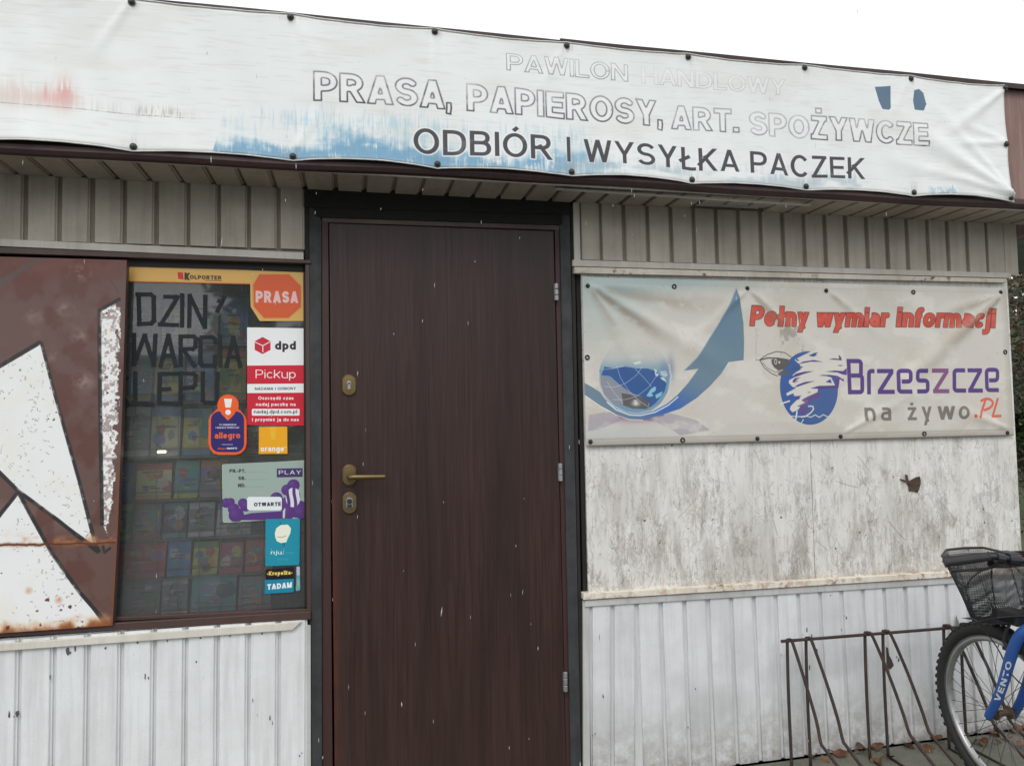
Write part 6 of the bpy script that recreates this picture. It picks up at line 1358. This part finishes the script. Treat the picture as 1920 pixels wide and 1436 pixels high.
# ================================================================== SURROUNDINGS
M['bark'] = weathered('bark', (.10, .08, .06), (.04, .03, .025), .7, .4, rough=.9, bumps=.8)
def leafmat(name, a, b_):
    t = NT(name); oi = t.noise(3.5, 4, .7); c = t.mix(t.ramp(oi, .3, .7), a, b_); c = t.mix(t.ramp(t.noise(40, 3, .6), .45, .65, 0, .6), c, np.array(b_)*.55); return t.set(c, .7)
M['needle'] = leafmat('dark needles', (.06, .072, .04), (.10, .10, .065)); M['hedge'] = leafmat('hedge leaves', (.04, .09, .018), (.05, .07, .02)); M['autumn'] = leafmat('autumn leaves', (.24, .10, .04), (.13, .09, .04)); M['grn'] = leafmat('green leaves', (.05, .07, .025), (.08, .085, .04))
def tree(name, x, y, h, cr, label, leafm, kind='round', n=5200, ls=.07, z0=.28, seed=1, cat='tree'):
    rs = np.random.RandomState(seed); root = empty(name, (x, y, 0), label, cat)
    tb = MB(); tb.tube([(x+.04*h*math.sin(i*1.3+seed)*.15, y, h*i/7*.96) for i in range(8)], [max(.012, .026*h*(1-i/7.6)) for i in range(8)], 9)
    brs = []
    nb = 34 if kind == 'cone' else 26
    for i in range(nb):
        f = z0+(1-z0)*((i+.5)/nb) if kind == 'cone' else z0+(.82-z0)*rs.rand(); zb = h*f; a = rs.rand()*2*PI
        L = cr*(1.08-f)*(.8+.4*rs.rand())/(1.08-z0) if kind == 'cone' else cr*(.6+.5*rs.rand())
        up = -.25 if kind == 'cone' else .55+.5*rs.rand()
        p0 = np.array([x, y, zb]); p2 = p0+np.array([math.cos(a)*L, math.sin(a)*L, L*up]); p1 = (p0+p2)/2+np.array([0, 0, (.10 if kind == 'cone' else .1)*L])
        tb.tube([p0, p1, p2], [.008*h*.8, .005*h*.8, .004], 5, caps=False); brs.append((p0, p1, p2, L))
    tb.build('trunk', M['bark'], root)
    if leafm is None: return root
    idx = rs.randint(0, nb, n); t_ = .2+.8*rs.rand(n)**.7; P0 = np.array([b[0] for b in brs])[idx]; P1 = np.array([b[1] for b in brs])[idx]; P2 = np.array([b[2] for b in brs])[idx]; LL = np.array([b[3] for b in brs])[idx]
    c = (1-t_)[:, None]**2*P0+2*(t_*(1-t_))[:, None]*P1+(t_**2)[:, None]*P2
    sp = (.16 if kind == 'cone' else .26)*LL[:, None]; c = c+rs.randn(n, 3)*sp*np.array([1, 1, .55 if kind == 'cone' else .8]); c[:, 2] -= (.12*LL*rs.rand(n) if kind == 'cone' else 0)
    c[:, 2] = np.maximum(c[:, 2], .05)
    d1 = rs.randn(n, 3); d1 /= np.linalg.norm(d1, axis=1)[:, None]; d2 = np.cross(d1, rs.randn(n, 3)); d2 /= np.linalg.norm(d2, axis=1)[:, None]
    s_ = ls*(.6+.8*rs.rand(n))[:, None]; wd = .28 if kind == 'cone' else .55
    v = np.stack([c-d1*s_, c+d2*s_*wd, c+d1*s_, c-d2*s_*wd], 1).reshape(-1, 3)-np.array([x, y, 0])
    me = bpy.data.meshes.new('crown'); me.vertices.add(len(v)); me.vertices.foreach_set('co', v.ravel()); me.loops.add(4*n); me.loops.foreach_set('vertex_index', np.arange(4*n)); me.polygons.add(n); me.polygons.foreach_set('loop_start', np.arange(n)*4)
    try: me.polygons.foreach_set('loop_total', np.full(n, 4))
    except Exception: pass
    me.update(); me.validate(); me.materials.append(leafm); link('crown', me, root, (x, y, 0)); return root
tree('conifer', 9.9, 5.2, 5.2, 1.8, 'dark conifer with drooping branches seen just past the right corner of the kiosk', M['needle'], 'cone', 9000, .05, .12, 3)
tree('bare_tree', 12.4, 8.0, 5.2, 2.0, 'thin tree with sparse rusty leaves behind the conifer at the right edge', M['autumn'], 'round', 3500, .06, .3, 5)
tree('bush', 14.4, 10.2, 2.3, 1.9, 'dense green bush low behind the conifer at the right edge', M['hedge'], 'round', 15000, .06, .02, 7, 'bush')
tree('conifer', 17.5, 13.5, 8.0, 2.6, 'tall dark conifer farthest away at the right edge', M['needle'], 'cone', 12000, .09, .05, 9)
tree('bush', 17.8, 11.6, 2.6, 2.4, 'broad green bush farther back at the right edge', M['hedge'], 'round', 12000, .08, .02, 8, 'bush')
M['shelter'] = weathered('grey roof sheet', (.22, .23, .23), (.10, .10, .10), .5, .3, rough=.6); M['shelter_d'] = plain('dark roof edge', (.03, .032, .035), .6)
a = W(1908.5, 423, 3.0); b_ = W(1908.5, 438, 3.0)
sh = empty('shelter', (a.x+1.8, 3.8, 0), 'flat grey roofed shelter with a dark edge beyond the right corner', 'shelter')
q = MB(); q.box((a.x, 3.0, a.z-.10), (a.x+3.4, 4.6, a.z)); q.build('roof', M['shelter_d'], sh); q = MB(); q.box((a.x, 3.02, b_.z), (a.x+3.38, 4.58, a.z-.102)); q.build('fascia_board', M['shelter'], sh)
for px_, py_ in ((a.x+.9, 3.1), (a.x+3.3, 3.1), (a.x+.9, 4.5), (a.x+3.3, 4.5)): q = MB(); q.box((px_-.05, py_-.05, 0), (px_+.05, py_+.05, b_.z)); q.build('post', M['shelter'], sh)
# across the street, seen only in the window glass
M['render_w'] = weathered('pale render', (.58, .58, .56), (.35, .34, .32), .4, .3, rough=.85); M['winglass'] = plain('dark window glass', (.03, .035, .04), .08); M['winframe'] = plain('white window frame', (.7, .7, .7), .5)
def block(x0, x1, y, h, floors, cols, label, roofc):
    r = empty('apartment_building', ((x0+x1)/2, y, 0), label, 'building'); q = MB(); q.box((x0, y-9, 0), (x1, y, h)); q.build('wall', M['render_w'], r); q = MB(); q.box((x0-.3, y-9.3, h), (x1+.3, y+.3, h+.35)); q.build('roof', roofc, r)
    for f in range(floors):
        for c in range(cols):
            cx = x0+(x1-x0)*(c+.5)/cols; cz = h*(f+.55)/floors; q = MB(); q.box((cx-.75, y+.002, cz-.7), (cx+.75, y+.06, cz+.7)); w_ = q.build('window', M['winframe'], r); q = MB(); q.box((cx-.66, y+.061, cz-.61), (cx-.03, y+.07, cz+.61)); q.box((cx+.03, y+.061, cz-.61), (cx+.66, y+.07, cz+.61)); q.build('pane', M['winglass'], w_)
block(-34, -19, -38, 11.5, 4, 5, 'pale rendered apartment building across the street, mirrored in the shop window', M['roof'])
block(-14.5, -6.2, -33, 4.4, 1, 4, 'low pale garage building straight across the street, mirrored in the shop window', M['roof'])
block(12, 30, -40, 7.2, 2, 6, 'low pale building across the street to the right', M['roof'])
for i, (x, y, h, r, k, m_, s_) in enumerate(((-3.0, -20, 7.5, .95, 'round', 'grn', 21), (-1.2, -23, 7.0, 1.8, 'cone', 'needle', 22), (4.5, -24, 6.5, 2.0, 'round', 'grn', 23), (9.2, -26, 8.5, 2.4, 'cone', 'needle', 24), (15.5, -24, 6.0, 2.3, 'round', 'autumn', 25))):
    tree('tree', x, y, h, r, ('bushy green tree left of the others across the street', 'tall dark conifer across the street between two bushy trees', 'bushy green tree in the middle of the row across the street', 'tallest dark conifer across the street opposite the chipboard', 'autumn coloured tree across the street at the right end')[i], M[m_], k, 7000, .16, .15, s_)

# ================================================================== SLEET IN THE AIR
rs = np.random.RandomState(77); q = MB(); n = 0
while n < 330:
    x, y, z = rs.uniform(-1.6, 3.2), rs.uniform(-1.9, -.3), rs.uniform(.05, 2.75)
    if rs.rand() < .5: x = rs.uniform(-.3, 1.2)
    d = y+2.9; w_ = .0008*(.6+.8*rs.rand()); l_ = .0058*(.5+1.1*rs.rand())
    c = Vector((x, y, z)); dx = rs.uniform(-.12, .16)*l_
    q.add([c+Vector((dx, 0, l_)), c+Vector((w_, 0, 0)), c+Vector((0, w_, 0)), c+Vector((-w_, 0, 0)), c+Vector((0, -w_, 0)), c+Vector((-dx, 0, -l_))], [(0, 1, 2), (0, 2, 3), (0, 3, 4), (0, 4, 1), (5, 2, 1), (5, 3, 2), (5, 4, 3), (5, 1, 4)]); n += 1
M['sleet'] = plain('wet snow', (.50, .51, .52), .5, bumps=0, var=0); o = q.build('falling_sleet', M['sleet']); o['kind'] = 'stuff'
